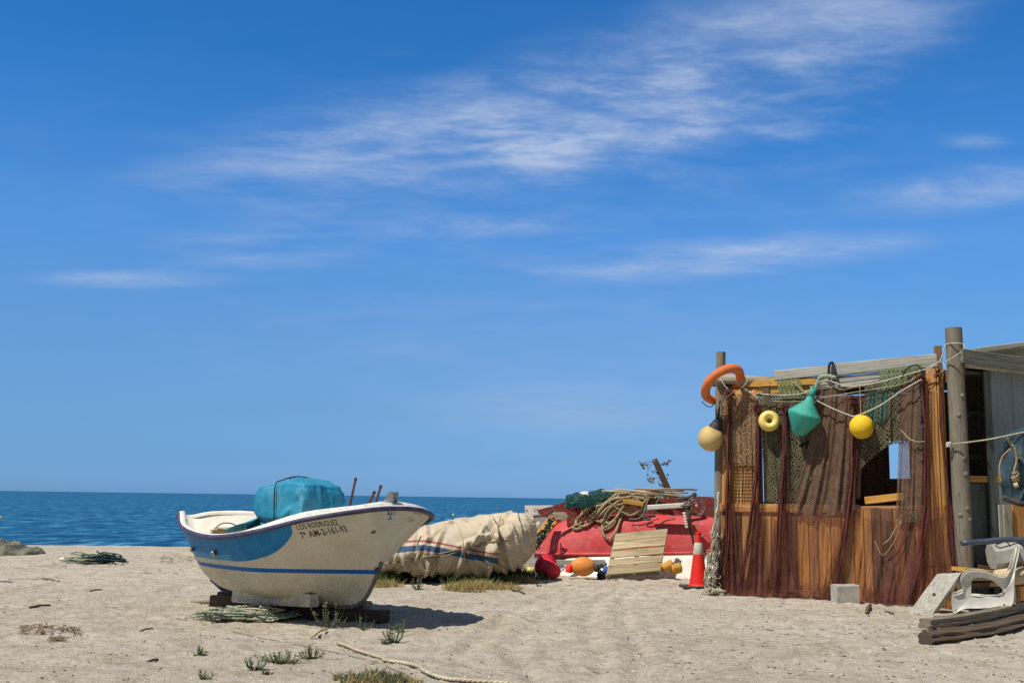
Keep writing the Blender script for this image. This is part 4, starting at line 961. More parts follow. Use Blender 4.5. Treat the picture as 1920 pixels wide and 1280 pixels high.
# big tan rope tumbling over the red hull
RP = thing('rope_coil', 'thick tan rope tumbling in long loops over the red hull', 'rope', (1.8, 19.8, .9))
loops = [[(1190, 928), (1165, 936), (1146, 950), (1133, 968), (1138, 982), (1150, 978), (1162, 960), (1176, 938)], [(1120, 958), (1140, 940), (1170, 928), (1200, 926), (1214, 934), (1200, 946), (1170, 950), (1142, 962), (1126, 975)], [(1110, 950), (1092, 962), (1082, 980), (1086, 988), (1104, 972), (1124, 950), (1148, 934)], [(1150, 948), (1128, 948), (1098, 953), (1080, 985), (1076, 992), (1090, 991), (1110, 975), (1125, 955), (1150, 930), (1158, 926)],
         [(1158, 926), (1180, 924), (1190, 935), (1165, 945), (1140, 950), (1118, 975), (1100, 988), (1088, 988)],
         [(1150, 930), (1135, 945), (1122, 965), (1118, 978), (1128, 982), (1140, 970), (1152, 955), (1170, 940)],
         [(1170, 935), (1155, 950), (1140, 972), (1128, 990), (1135, 994), (1150, 985), (1160, 965), (1168, 948)],
         [(1168, 945), (1160, 968), (1145, 985), (1130, 993), (1134, 1006), (1142, 1011), (1152, 1002), (1160, 985), (1168, 960), (1172, 942)],
         [(1140, 940), (1160, 955), (1180, 966), (1195, 960), (1204, 948), (1196, 938), (1176, 940)], [(1120, 960), (1118, 950), (1128, 948), (1140, 955), (1150, 950)],
         [(1172, 945), (1185, 958), (1200, 964), (1210, 955), (1208, 944)], [(1128, 985), (1132, 970), (1150, 940), (1160, 930), (1175, 930), (1172, 938)], [(1098, 985), (1115, 968), (1132, 948), (1150, 935), (1185, 932)]]
for k, lp in enumerate(loops):
    P = catmull([(x, y, 0) for x, y in lp], 7); pts = []
    for j, p in enumerate(P):
        q = hit('red', p[0], p[1], .03+.02*(k % 3)) if p[1] > 974 else AT(p[0], p[1], 19.78+.02*(k % 4))
        pts.append(q)
    pts = [sum((pts[max(0, min(len(pts)-1, i+d))] for d in (-2, -1, 0, 1, 2)), Vector((0, 0, 0)))/5 for i in range(len(pts))]
    mb = MB(); mb.tube(pts, .024, 7); mb.build('rope_bight', MATS['rope_tan'], RP)
def hang(pts, r, mat, Y, name, label, cat='rope', group=None, n=7):
    mb = MB(); mb.tube(catmull([AT(x, y, Y(x) if callable(Y) else Y) for x, y in pts], n), r, 6); return tag(mb.build(name, MATS[mat], None), label, cat, group)
hang([(1245, 925), (1232, 940), (1230, 958), (1222, 969), (1212, 973), (1206, 970), (1207, 960), (1214, 952)], .011, 'rope_teal', 19.7, 'teal_rope', 'bright teal cord looping down from the canes over the red hull')
hang([(1218, 930), (1212, 945), (1206, 962), (1196, 972), (1180, 972)], .009, 'rope_green', 19.72, 'green_rope', 'grey green cord hanging from the canes left of the teal cord')
hang([(1310, 929), (1309, 940), (1304, 952)], .006, 'rope_blue', 19.8, 'blue_rope', 'thin blue cord over the keel board at the right end of the red boat')
hang([(1281, 928), (1281, 945)], .010, 'rope_blue', 19.7, 'blue_strap', 'short blue strap tying the white plank to the red boat')
# dark flag stick with a string of net corks
FS = thing('netting_stick', 'dark stick wrapped in old netting and hung with white corks on the red hull', 'stick', AT(1290, 1020, 19.35))
mb = MB(); mb.board(AT(1289, 951, 19.45), AT(1300, 1022, 19.4), .085, .05, (1, 0, 0), seg=5, jit=.01, taper=.35); mb.build('stick', MATS['wood_dark'], FS)
mb = MB(); p = AT(1288, 948, 19.45); mb.tube(tangle(p.x, p.y, .12, .06, 22, .01, z0=p.z-.05, hz=.12, seed=8), .012, 6); mb.build('knot', MATS['rope_grey'], FS)
for k in range(6):
    mb = MB(); p = AT(1283+k*.9, 962+k*5, 19.36); mb.sphere(p, .03, 10, 8, (1, 1, .8)); mb.build('cork', MATS['white_plastic'], FS)
mb = MB()
for rr in (.16, .12): mb.tube([AT(1305, 948, 19.42)+Vector((math.cos(a)*rr, 0, math.sin(a)*rr)) for a in np.linspace(0, 6.28, 24)], .004, 4)
mb.sphere(AT(1306, 948, 19.4), .035, 8, 6); tag(mb.build('wire_loop', MATS['steel'], None), 'thin wire loop with a pale knot hanging at the right of the red hull', 'wire')

# ---- pallet
PL = thing('wooden_pallet', 'small pale wooden pallet leaning against the red boat', 'pallet', G(1190, 1080))
def quad(c, Ys):
    return [AT(x, y, Y) for (x, y), Y in zip(c, Ys)]
tl, tr_, br, bl = (1155, 1000), (1252, 990.5), (1238, 1069), (1138, 1077)
a, b, c2, d2 = AT(*tl, 19.15), AT(*tr_, 19.35), AT(*br, 19.05), AT(*bl, 18.6)
nrm = (b-a).cross(d2-a).normalized()
if nrm.y > 0: nrm = -nrm
for k in range(5):
    f0 = k/5+(.0, .008, .030, .034, .014)[k]; f1 = (k+1)/5-.010
    if k == 1: f0 -= .006
    q4 = [a.lerp(d2, f0), b.lerp(c2, f0), b.lerp(c2, f1), a.lerp(d2, f1)]; Lx = (q4[1]-q4[0]).length; wy = (q4[3]-q4[0]).length; o_ = k*3.7
    V = [p for p in q4]+[p-nrm*.024 for p in q4]; mb = MB(); uvq = [(o_, 0), (o_+Lx, 0), (o_+Lx, wy), (o_, wy)]
    mb.add(V, [[0, 3, 2, 1], [4, 5, 6, 7], [0, 1, 5, 4], [1, 2, 6, 5], [2, 3, 7, 6], [3, 0, 4, 7]], UV=np.array(uvq+uvq))
    mb.build('slat', MATS['wood_pale'], PL, smooth=False)
for f in (.03, .5, .97):
    p = a.lerp(b, f)-nrm*.05; q = d2.lerp(c2, f)-nrm*.05; mb = MB(); mb.board(p, q, .07, .075, (b-a), seg=2); mb.build('bearer', MATS['wood_grey'], PL, smooth=False)
mb = MB(); mb.board(a.lerp(d2, .97)-nrm*.1, b.lerp(c2, .97)-nrm*.1, .09, .02, (a-d2)); mb.build('back_slat', MATS['wood_grey'], PL, smooth=False)

# ---- small gear on the sand in front of the red boat
bc = G(1030, 1079); ax = (Vector((.36, -.90, -.20))).normalized()
BK = thing('red_bucket', 'red bucket lying on its side with its broad rim to the left', 'bucket', bc)
c0 = AT(1024, 1061.5, 18.95)
mb = MB(); r0, r1, L = .200, .122, .34
mb.lathe([(r1-.01, L-.01), (r1, L), (r1+.002, L-.01), (r0-.052, .03), (r0-.05, .0), (r0, -.005), (r0, -.03), (r0-.04, -.035), (r0-.055, 0), (r1-.015, L-.02), (0, L-.02)], c0, ax, 28)
mb.build('pail', MATS['bucket_red'], BK); mb = MB(); mb.lathe([(r1-.004, 0), (r1-.012, .006), (0, .004)], c0+ax*(L-.006), ax, 24); mb.build('base', MATS['bucket_red'], BK)
OB = thing('orange_buoy', 'big weathered orange ball buoy lying behind the red bucket', 'buoy', G(1096, 1078))
c0 = AT(1093, 1061.5, 18.95); mb = MB(); mb.sphere(c0, .165, 28, 20, (1.32, 1.0, .98)); mb.build('float', MATS['buoy_orange'], OB)
mb = MB(); mb.lathe([(.05, 0), (.07, .03), (.055, .07), (.03, .09), (0, .09)], c0+Vector((.19, -.03, -.02)), (1, -.1, -.1), 12); mb.build('neck', MATS['rubber_black'], OB)
mb = MB(); c = AT(1128, 1068, 19.1)
mb.tube(tangle(c.x, c.y, .11, .08, 30, .01, z0=0, hz=.26, seed=12), .013, 6); tag(mb.build('dark_rope_heap', MATS['rope_black'], None), 'dark clump of old rope between the orange buoy and the pallet', 'rope')
mb = MB(); c = AT(1136, 1068, 19.0); mb.lathe([(.04, -.05), (.05, -.04), (.05, .05), (.03, .06), (0, .06)], c, (.3, -.3, 1), 12); tag(mb.build('blue_can', MATS['blue_plastic'], None), 'small blue can tucked at the left foot of the pallet', 'can')
mb = MB(); c = AT(1066, 1066, 18.9); mb.lathe([(.06, 0), (.06, .12), (.052, .13), (.05, .02), (0, .02)], c-Vector((0, 0, .06)), (.2, .1, 1), 14); tag(mb.build('orange_cup', MATS['cone_red'], None), 'small orange red pot between the red bucket and the orange buoy', 'pot')
for (x, y, r, lab) in ((994, 1070, .085, 'yellow net float left of the red bucket'), (1054, 1062, .06, 'small pale yellow float squeezed behind the red bucket'), (979, 1060, .07, 'cracked yellow float lying on the grey net heap')):
    p = G(x, y+6); mb = MB(); mb.sphere(AT(x, y, p.y), r, 18, 12, (1.05, 1, .85)); tag(mb.build('net_float', MATS['buoy_pale_yellow'], None), lab, 'float', 'yellow net floats on the sand')
# grey net heap
def heap(name, cx, cy, rx, ry, hz, mat, label, cat, seed=0, n=40, amp=.5, uvs=3., kind=None):
    U, V = np.meshgrid(np.linspace(-1, 1, n), np.linspace(-1, 1, n), indexing='ij'); r = np.sqrt(U**2+V**2)
    X = cx+U*rx; Y = cy+V*ry; f = np.clip(1-r**2, 0, 1)**.6
    Z = hz*f*(1-amp*.5+amp*(ridge(U*2.2+seed, V*2.2, seed)-.3)); Z = Z+gz(cx, cy)-.03
    mb = MB(); mb.grid(np.stack([X, Y, Z], -1), UV=np.stack([U*rx*1.3, V*ry*1.3], -1)); o = mb.build(name, MATS[mat], None); tag(o, label, cat)
    return o
c = G(988, 1062); heap('net_heap', c.x, c.y, .42, .35, .62, 'foam_grey', 'grey heap of bundled fishing net between the canvas boat and red bucket', 'net heap', 3)
mb = MB(); mb.tube(tangle(c.x, c.y, .38, .28, 60, .01, z0=.08, hz=.45, seed=17), .011, 5); tag(mb.build('heap_rope', MATS['rope_grey'], None), 'grey rope wound over the net heap beside the red bucket', 'rope')
# board and pot leaning at the left end of the red boat
mb = MB(); mb.board(AT(1036, 975, 20.0), AT(994, 1030, 19.7), .19, .06, (1, .2, .6), seg=3, jit=.004); tag(mb.build('leaning_plank', MATS['plank_yellow'], None, smooth=False), 'broad yellowish plank leaning against the left end of the red boat', 'plank')
mb = MB(); mb.board(AT(1011, 978, 19.8), AT(999, 992, 19.75), .05, .02, (1, 0, .6)); tag(mb.build('white_lath', MATS['white_plastic'], None, smooth=False), 'short white lath stuck on the leaning plank', 'lath')
for s, (px, py, qx, qy) in enumerate(((1034, 976, 1020, 998), (1020, 998, 1005, 1024))):
    a = AT(px, py, 19.75); b = AT(qx, qy, 19.6); mb = MB()
    rg = random.Random(40+s); pts = [a.lerp(b, k/40)+Vector((rg.uniform(-.07, .07), rg.uniform(-.05, .05), rg.uniform(-.06, .06))) for k in range(41)]
    mb.tube(catmull(pts, 3), .012, 5); tag(mb.build('net_roll', MATS['rope_dark'], None), ('upper', 'lower')[s]+' roll of dark green netting beside the leaning plank', 'netting')
mb = MB(); rg = random.Random(3); pts = [AT(1028+rg.uniform(0, 38), 960+rg.uniform(0, 14), 19.85) for k in range(34)]; mb.tube(catmull(pts, 4), .012, 6)
tag(mb.build('knotted_rope', MATS['rope_cream'], None), 'pale knotted rope crossing the left end of the red boat', 'rope')
for (x, y, s, lab) in ((1252, 1062, .15, 'tilted yellow wood block with a split top beside the pallet'), (1268, 1066, .15, 'rounded yellow wood block between pallet and cone')):
    p = AT(x, y, 19.1); mb = MB(); mb.board(p+Vector((-s*.55, 0, -.04 if x < 1260 else -.01)), p+Vector((s*.55, .04, .05 if x < 1260 else .02)), s*1.1, s, (0, -.3, 1), seg=3, jit=.008, bev=.3)
    tag(mb.build('wood_block', MATS['plank_yellow'], None), lab, 'wood block')
mb = MB(); p = G(1292, 1070); U, V = np.meshgrid(np.linspace(-1, 1, 16), np.linspace(-1, 1, 10), indexing='ij'); mb.grid(np.stack([p.x+U*.20, p.y+.3+V*.14, .02+.13*(1-U**4)*(1-V**4)+.015*np.sin(U*9)], -1)); tag(mb.build('blue_bag', MATS['blue_plastic'], None), 'flat blue plastic bag lying behind the traffic cone', 'bag')
# ---- traffic cone
cc = G(1310, 1101); CN = thing('traffic_cone', 'red traffic cone with one dirty white band standing left of the shack', 'traffic cone', cc)
hC = .86; rr_ = lambda q: .150-.115*q
mb = MB(); mb.lathe([(.175, .02), (.165, .045), (rr_(.06)+.008, .055), (rr_(.06), .06), (rr_(.60), hC*.60), (rr_(.80), hC*.80), (rr_(.96), hC*.96), (.046, hC*.965), (.044, hC*.995), (.03, hC), (.028, hC*.9)], cc, (0, 0, 1), 28); mb.build('cone', MATS['cone_red'], CN, auto=50)
mb = MB(); mb.lathe([(rr_(.595), hC*.595), (rr_(.60)+.003, hC*.60), (rr_(.80)+.003, hC*.80), (rr_(.805), hC*.805)], cc, (0, 0, 1), 28); mb.build('reflective_band', MATS['cone_band'], CN)
mb = MB(); mb.board(cc+Vector((-.27, .0, .018)), cc+Vector((.22, .02, .018)), .036, .42, (0, 0, 1), bev=.3); mb.build('base', MATS['rubber_black'], CN)

# ------------------------------------------------------------------ the fishing shack
SK = thing('fishing_shack', 'wooden beach shack hung with fishing nets, its front boarded in orange brown planks', 'shack', (4.6, 15.6, 0))
def wp(x, y, o=0.): return WP(x, y, o)
inw = -WN; UPV = Vector((0, 0, 1))
def sz(px, z, off=0.):                                  # front plane point at frame column px (measured at y~1000) and height z
    p = WP(px, 1000, off); return Vector((p.x, p.y, z))
def post(p0, p1, r0, r1, mat, name='post', n=12, seg=8, jit=.004, knots=0):
    mb = MB(); P = [Vector(p0).lerp(Vector(p1), k/seg)+Vector((random.uniform(-jit, jit), random.uniform(-jit, jit), 0)) for k in range(seg+1)]
    mb.tube(P, [r0+(r1-r0)*k/seg+random.uniform(-.003, .003) for k in range(seg+1)], n, vs=.8)
    for k in range(knots):
        q = Vector(p0).lerp(Vector(p1), random.uniform(.15, .9)); dr = Vector((random.uniform(-.7, .7), -1, 0)).normalized(); mb.lathe([(.035, 0), (.028, .012), (.01, .02), (0, .018)], q+dr*(r0*.93), dr+Vector((0, 0, .3)), 8)
    return mb.build(name, MATS[mat], SK, auto=60)
def uvpost(px0, py0, px1, py1, wpx, mat, off=.05, **k):
    a = WP(px0, py0, off); b = WP(px1, py1, off); r = wpx/2/F*a.y; a.z = max(a.z, -.05); return post(a, b, r, r*.95, mat, **k)
uvpost(1345, 1112, 1352, 660, 18, 'wood_post', off=-.02, name='corner_post', knots=3)
uvpost(1812, 1135, 1788, 615, 33, 'wood_post', off=.06, name='corner_post', knots=7)
# lower boarding
x = 1352; zt_ = .0
while x < 1786:
    wpx = random.uniform(15, 25); x2 = min(x+wpx, 1788)
    a = sz(x+.5, 0); b = sz(x2-.5, 0); w = (b-a).length; c = (a+b)/2
    top = WP((x+x2)/2, 950-(x-1350)*.004, 0).z
    mb = MB(); grey = random.random() < .22; mb.board(Vector((c.x, c.y, -.05)), Vector((c.x, c.y, top-random.uniform(0, .02))), w*.985, .022+random.uniform(0, .012), WD, seg=4, jit=.002)
    mb.build('wall_board', MATS['wood_brown' if grey else 'wood_orange'], SK, smooth=False); x = x2
def rail(x0, y0, x1, y1, h, mat, off=.03, th=.035, name='rail', parent=None, seg=3):
    a = WP(x0, y0, off); b = WP(x1, y1, off); mb = MB(); mb.board(a, b, h, th, UPV, seg=seg, jit=.001); return mb.build(name, MATS[mat], parent or SK, smooth=False)
rail(1350, 951, 1500, 952.5, .12, 'wood_orange', .035); rail(1500, 952.5, 1612, 954, .12, 'wood_brown', .035)
rail(1450, 1108, 1525, 1114, .10, 'wood_orange', .04)
rail(1622, 938, 1695, 930, .10, 'plank_yellow', -.03, .03)
rail(1612, 952, 1745, 950, .05, 'wood_orange', .0)
# upright boards above the rail at both ends, studs between
def upright(x, y0, y1, wpx, mat, off=0., name='upright_board'):
    a = WP(x, y0, off); b = WP(x, y1, off); b.x = a.x; b.y = a.y; w = wpx/F*a.y; mb = MB(); mb.board(a, b, w, .024, WD, seg=3, jit=.002); return mb.build(name, MATS[mat], SK, smooth=False)
for x, w in ((1362, 20), (1383, 20), (1403, 19), (1418, 10)): upright(x, 950, 730, w, 'wood_orange')
for x, w in ((1746, 17), (1762, 14)): upright(x, 1060, 690, w, 'wood_orange', .012)
upright(1775, 1000, 690, 12, 'plank_yellow', .0)
for x, w in ((1440, 14), (1720, 14)): upright(x, 950, 715, w, 'wood_brown', -.05, 'stud')
# beams along the top
def beam(x0, y0, x1, y1, hpx, mat, off=.0, th=.06, name='roof_beam', seg=4):
    a = WP(x0, y0, off); b = WP(x1, y1, off); h0 = hpx/F*(a.y+b.y)/2; mb = MB(); mb.board(a, b, h0, th, UPV, seg=seg, jit=.0015); return mb.build(name, MATS[mat], SK, smooth=False)
beam(1453, 703.5, 1565, 693.5, 19, 'wood_silver', -.04); beam(1563, 693, 1758, 675.5, 24, 'wood_silver', -.03)
beam(1520, 723, 1760, 697, 21, 'wood_silver', -.06); beam(1395, 719, 1530, 715, 14, 'plank_yellow', -.05, .05); beam(1395, 733, 1520, 730, 15, 'plank_yellow', -.085, .05)
beam(1700, 716, 1786, 707, 20, 'wood_brown', -.07)
mb = MB(); mb.tube([WP(1342, 710, .10), WP(1400, 712, -.05), WP(1460, 714, -.2)], [.075, .07, .065], 10); mb.build('roof_pole', MATS['wood_grey'], SK)
upright(1761, 720, 648, 14, 'wood_brown', -.02, 'stub_post')
# left side wall boards (a gap lets the sky through), back wall with a small window, roof
BD = 2.25
sd0 = WA; 
for k in range(14):
    f0 = k/14; f1 = (k+1)/14-.004
    p = sd0+inw*(BD*(f0+f1)/2)
    gap = k in (11,)
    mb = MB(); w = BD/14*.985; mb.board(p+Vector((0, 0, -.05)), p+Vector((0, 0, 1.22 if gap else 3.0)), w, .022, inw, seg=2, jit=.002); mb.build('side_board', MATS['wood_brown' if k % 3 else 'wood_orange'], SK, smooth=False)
BA0 = WA+inw*BD; BB0 = WB+inw*BD; BN = WN
wh = [onplane(px, py, BA0, BN) for px, py in ((1666, 826), (1704, 826), (1704, 897), (1666, 897))]
s0 = (wh[0]-BA0).dot(WD); s1 = (wh[1]-BA0).dot(WD); z1_, z0_ = wh[0].z, wh[2].z; LW = (BB0-BA0).length+1.6
ss_ = 0
while ss_ < LW:
    w = random.uniform(.13, .19); e = min(ss_+w, LW)
    if ss_ < s0 < e: e = s0
    elif ss_ < s1 < e and ss_ >= s0-.001: e = s1
    segs = [(-.05, 3.05)]
    if ss_ >= s0-.002 and e <= s1+.002: segs = [(-.05, z0_), (z1_, 3.05)]
    for (za, zb) in segs:
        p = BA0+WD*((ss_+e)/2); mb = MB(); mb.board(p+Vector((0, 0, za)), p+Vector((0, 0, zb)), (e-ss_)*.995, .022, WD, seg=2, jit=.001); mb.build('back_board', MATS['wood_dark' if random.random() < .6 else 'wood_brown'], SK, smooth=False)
    ss_ = e
mb = MB(); zr = 3.14; Pq = [WA+WN*-.06-WD*.15, WB-WN*.06-WD*.05, WB+inw*(BD+.2)+WD*1.6, WA+inw*(BD+.2)-WD*.15]
V = [p+Vector((0, 0, z)) for z in (zr-.05, zr-.01) for p in Pq]
mb.add(V, [[3, 2, 1, 0], [4, 5, 6, 7], [0, 1, 5, 4], [1, 2, 6, 5], [2, 3, 7, 6], [3, 0, 4, 7]]); mb.build('roof_deck', MATS['wood_greenish'], SK, smooth=False)
# right hand return: fascia, doorway recess, pale door leaf, boarding
RD = Vector((1, .42, 0)).normalized(); RN = Vector((RD.y, -RD.x, 0)); C0 = WP(1806, 1000, .0); C0.z = 0
def rp(px, py, off=0.): return onplane(px, py, C0+RN*off, RN)
def rboard(x0, y0, x1, y1, hpx, mat, off=0., th=.04, name='fascia', side=UPV, seg=3):
    a = rp(x0, y0, off); b = rp(x1, y1, off); mb = MB(); mb.board(a, b, hpx/F*a.y, th, side, seg=seg, jit=.001); return mb.build(name, MATS[mat], SK, smooth=False)
rboard(1803, 667, 1990, 692, 27, 'wood_greenish', .24, .05); rboard(1812, 684, 1990, 705, 9, 'wood_grey', .21, .05, 'door_header')
q0, q1 = rp(1800, 672, .24), rp(2010, 692, .24); q2, q3 = rp(2010, 692, -.6), rp(1800, 672, -.6); V = [q0, q1, Vector((q2.x, q2.y, q1.z)), Vector((q3.x, q3.y, q0.z))]; V += [v-Vector((0, 0, .03)) for v in V]; mb = MB(); mb.add(V, [[0, 1, 2, 3], [7, 6, 5, 4], [0, 4, 5, 1], [1, 5, 6, 2], [2, 6, 7, 3], [3, 7, 4, 0]]); mb.build('eaves_board', MATS['wood_grey'], SK, smooth=False)
rboard(1826, 657, 2000, 634, 9, 'wood_silver', -.25, .06, 'roof_edge')
P4 = [rp(1830, 652, -.3), rp(2000, 630, -.3)]; mb = MB(); V = [P4[0], P4[1], P4[1]+Vector((1.5, 3, -.1)), P4[0]+Vector((1.0, 3, -.1))]; V += [v-Vector((0, 0, .05)) for v in V]
mb.add(V, [[0, 1, 2, 3], [7, 6, 5, 4], [0, 4, 5, 1], [1, 5, 6, 2], [2, 6, 7, 3], [3, 7, 4, 0]]); mb.build('roof_sheet', MATS['wood_silver'], SK, smooth=False)
def rpanel(x0, y0, x1, y1, mat, off, name, nb=1, parent=None, th=.025, gap=.99):
    a = rp(x0, y1, off); b = rp(x1, y1, off); t0 = rp(x0, y0, off); last = None
    for k in range(nb):
        p = a.lerp(b, (k+.5)/nb); w = (b-a).length/nb*gap; mb = MB(); mb.board(Vector((p.x, p.y, a.z)), Vector((p.x, p.y, t0.z)), w, th, RD, seg=2, jit=.001); last = mb.build(name, MATS[mat], parent or SK, smooth=False)
    return last
rpanel(1800, 690, 1880, 1090, 'wood_brown', -.55, 'inner_panel', 3)
for y, h, mt in ((775, 9, 'wood_greenish'), (856, 9, 'wood_brown')): rboard(1815, y, 1870, y, h, mt, -.40, .03, 'shelf')
rboard(1842, 856, 1842, 892, 8, 'wood_brown', -.42, .03, 'shelf_upright', RD); rboard(1836, 690, 1836, 800, 8, 'wood_greenish', -.45, .03, 'shelf_upright', RD)
rboard(1814, 897, 1880, 899, 12, 'plank_yellow', -.02, .035, 'door_rail')
rpanel(1812, 905, 1886, 1135, 'wood_greenish', -.06, 'lower_board', 4)
rpanel(1864, 697, 1877, 1140, 'wood_greenish', .0, 'door_jamb', 1); rpanel(1881, 945, 1889, 1140, 'wood_silver', .03, 'trim_board', 1)
dl = rpanel(1871, 694, 2000, 1110, 'painted_door', -.02, 'door_leaf', 3); rpanel(1890, 945, 1906, 1140, 'wood_grey', .05, 'trim_board', 1); rpanel(1907, 945, 1960, 1140, 'wood_orange', .02, 'trim_board', 3)
mb = MB(); mb.lathe([(.0, 0), (.02, 0), (.045, .05), (0, .06)], WP(1795, 978, .15), (-.2, -1, 0), 8)
mb = MB(); V = [WP(x, y, .155) for x, y in ((1793, 960), (1798, 958), (1801, 968), (1803, 985), (1797, 992), (1795, 975))]; V2 = [v+inw*.02 for v in V]; n = 6
mb.add(V+V2, [list(range(n))]+[[i, n+i, n+(i+1) % n, (i+1) % n] for i in range(n)]); mb.build('blue_rag', MATS['buoy_teal'], SK)
# strap over the beam
mb = MB(); mb.tube(catmull([WP(1558, 724, .03), WP(1554, 706, .06), WP(1555, 684, .05), WP(1562, 681, -.0), WP(1565, 700, .06), WP(1566, 716, .06)], 5), .02, 7); tag(mb.build('rope_strap', MATS['rope_black'], None), 'black rope strap looped over the silvery roof beam', 'rope')
mb = MB(); mb.tube(catmull([WP(1453, 714, .02), WP(1560, 706, .03), WP(1566, 704, .03), WP(1660, 692, .03), WP(1745, 683, .02)], 6), .004, 5); tag(mb.build('thin_line', MATS['rope_black'], None), 'thin dark line stretched along the seam of the roof beams', 'cord')

# ------------------------------------------------------------------ nets hung on the front
def sheet(name, mat, cols, label=None, cat='fishing net', group=None, off=.08, fold=.03, nf=6., seed=0, nu=60, nv=70, ragged=0., parent=None, flare=.0, gather=None):
    """cloth hung from a top edge polyline to a bottom edge polyline (frame positions on the front plane)"""
    top, bot = cols; tp = catmull([(x, y, 0) for x, y in top], 8) if len(top) > 2 else np.array([(*p, 0) for p in top], float)
    bp = catmull([(x, y, 0) for x, y in bot], 8) if len(bot) > 2 else np.array([(*p, 0) for p in bot], float)
    def samp(P, q):
        L = np.linspace(0, 1, len(P)); return np.array([np.interp(q, L, P[:, 0]), np.interp(q, L, P[:, 1])]).T
    U = np.linspace(0, 1, nu); T_ = samp(tp, U); B_ = samp(bp, U); P = np.zeros((nu, nv, 3)); UV = np.zeros((nu, nv, 2))
    V = np.linspace(0, 1, nv)
    wid = max((WP(*B_[-1]).xy-WP(*B_[0]).xy).length, (WP(*T_[-1]).xy-WP(*T_[0]).xy).length)
    rj = fbm(U*9, U*0+seed, 3, seed)*ragged
    for i in range(nu):
        for j in range(nv):
            v = V[j]; g = v if gather is None else v**gather
            x = T_[i, 0]+(B_[i, 0]-T_[i, 0])*g; y = T_[i, 1]+(B_[i, 1]-T_[i, 1])*v+rj[i]*v*60
            u = U[i]
            fo = fold*(math.sin(u*nf*6.283+seed+1.5*math.sin(v*2+seed))+.5*math.sin(u*nf*2.7*6.283+v*3+seed*2))*(.35+.65*v)
            o = off+fo+flare*max(0, v-.75)/.25*(.7+.3*math.sin(u*17+seed))
            p = WP(x, y, max(o, .025)); P[i, j] = p; UV[i, j] = (u*wid, (3.3-p.z))
    P[:, :, 2] = np.maximum(P[:, :, 2], .012)
    mb = MB(); mb.grid(P, UV=UV)
    o = mb.build(name, MATS[mat], parent)
    if label: tag(o, label, cat, group)
    return o
def gather_net(x0, ytop, pts, label, seed=0, r=.045):
    """net rope: a bundled maroon net falling from its knot, opening to a flared foot"""
    root = thing('bunched_net', label, 'fishing net', WP(pts[-1][0], min(pts[-1][1], 1100), .1), 'maroon nets bunched into cords on the shack front')
    rg = random.Random(seed)
    for s in range(5):
        mb = MB(); P = catmull([(x+rg.uniform(-2.2, 2.2)*(1+1.2*(k/len(pts))), y, 0) for k, (x, y) in enumerate(pts)], 6)
        q = [WP(p[0], p[1], .11+.025*math.sin(s*2+k*.3)) for k, p in enumerate(P)]; 
        for p in q: p.z = max(p.z, .02)
        mb.tube(q, [r*.34*(.8+.4*rg.random()) for _ in q], 7, flat=.7); mb.build('strand', MATS['net_bundle'], root)
    mb = MB(); c = WP(*pts[0], .12)
    for k in range(60):
        a = Vector((rg.uniform(-1, 1), rg.uniform(-.6, .3), rg.uniform(-1, 1))).normalized()*rg.uniform(.04, .10); mb.tube([c+a*.2, c+a], [.012, .004], 4)
    mb.build('knot', MATS['net_bundle'], root)
m, N = newmat('net_bundle'); uv = tc(N, 'UV'); s = N.noise(N.map(tc(N), (60, 60, 3)), 1., 6, .7)
col = N.mix(N.ramp(s, .35, .65), (.21, .07, .062), (.09, .03, .03)); MATS['net_bundle'] = finish(m, N, col, .9, s, .1, dist=.01, bstr=.8, trans=.15)
# full maroon curtain over the lower boards, thin and translucent
sheet('net_curtain', 'net_maroon_thin', ([(1352, 945), (1450, 955), (1600, 955)], [(1338, 1104), (1380, 1112), (1425, 1117), (1470, 1108), (1530, 1118), (1575, 1128)]), 'thin maroon net spread over the lower left boards of the shack', off=.10, fold=.04, nf=5, seed=2, flare=.10)
sheet('net_curtain', 'net_maroon_thin', ([(1600, 950), (1700, 955), (1795, 945)], [(1590, 1120), (1640, 1132), (1700, 1130), (1812, 1098)]), 'thin maroon net spread over the lower right boards of the shack', off=.10, fold=.04, nf=5, seed=5, flare=.08)
def drop(xt, yt, xm, ym, wt, xb, yb, wb, label, seed, mat='net_maroon', gather=2.2, off=.11):
    sheet('hanging_net', mat, ([(xt-wt/2, yt), (xt+wt/2, yt)], [(xb-wb/2, yb-3), (xb, yb+3), (xb+wb/2, yb)]), label, off=off, fold=.050, nf=3, seed=seed, nu=36, nv=60, gather=gather, group='maroon nets hanging on the shack front', flare=.06)
drop(1366, 735, 0, 0, 12, 1368, 1108, 46, 'maroon net hanging at the left corner of the shack', 1)
drop(1424, 760, 0, 0, 12, 1402, 1112, 50, 'maroon net left of the pale yellow ring float, sweeping to the left at its foot', 2)
drop(1471, 765, 0, 0, 12, 1462, 1112, 66, 'maroon net between the pale yellow float and the teal buoy', 3)
drop(1604, 745, 0, 0, 14, 1552, 1122, 30, 'maroon net just left of the bright yellow ball, sweeping left at its foot', 4)
drop(1737, 710, 0, 0, 16, 1752, 1126, 70, 'maroon net along the right edge of the netted window', 5)
drop(1764, 705, 0, 0, 10, 1796, 1105, 40, 'narrow maroon net over the orange board beside the right post', 6)
gather_net(0, 0, [(1420, 765), (1420, 830), (1418, 900), (1411, 960), (1402, 1030), (1385, 1100)], 'maroon cord of bunched net left of the pale yellow ring float', 1)
gather_net(0, 0, [(1471, 765), (1470, 830), (1468, 900), (1462, 960), (1458, 1040), (1448, 1105)], 'maroon cord of bunched net right of the pale yellow ring float', 2)
gather_net(0, 0, [(1599, 750), (1598, 820), (1596, 900), (1590, 960), (1580, 1040), (1560, 1118), (1535, 1124)], 'maroon cord of bunched net beside the bright yellow ball', 3, .055)
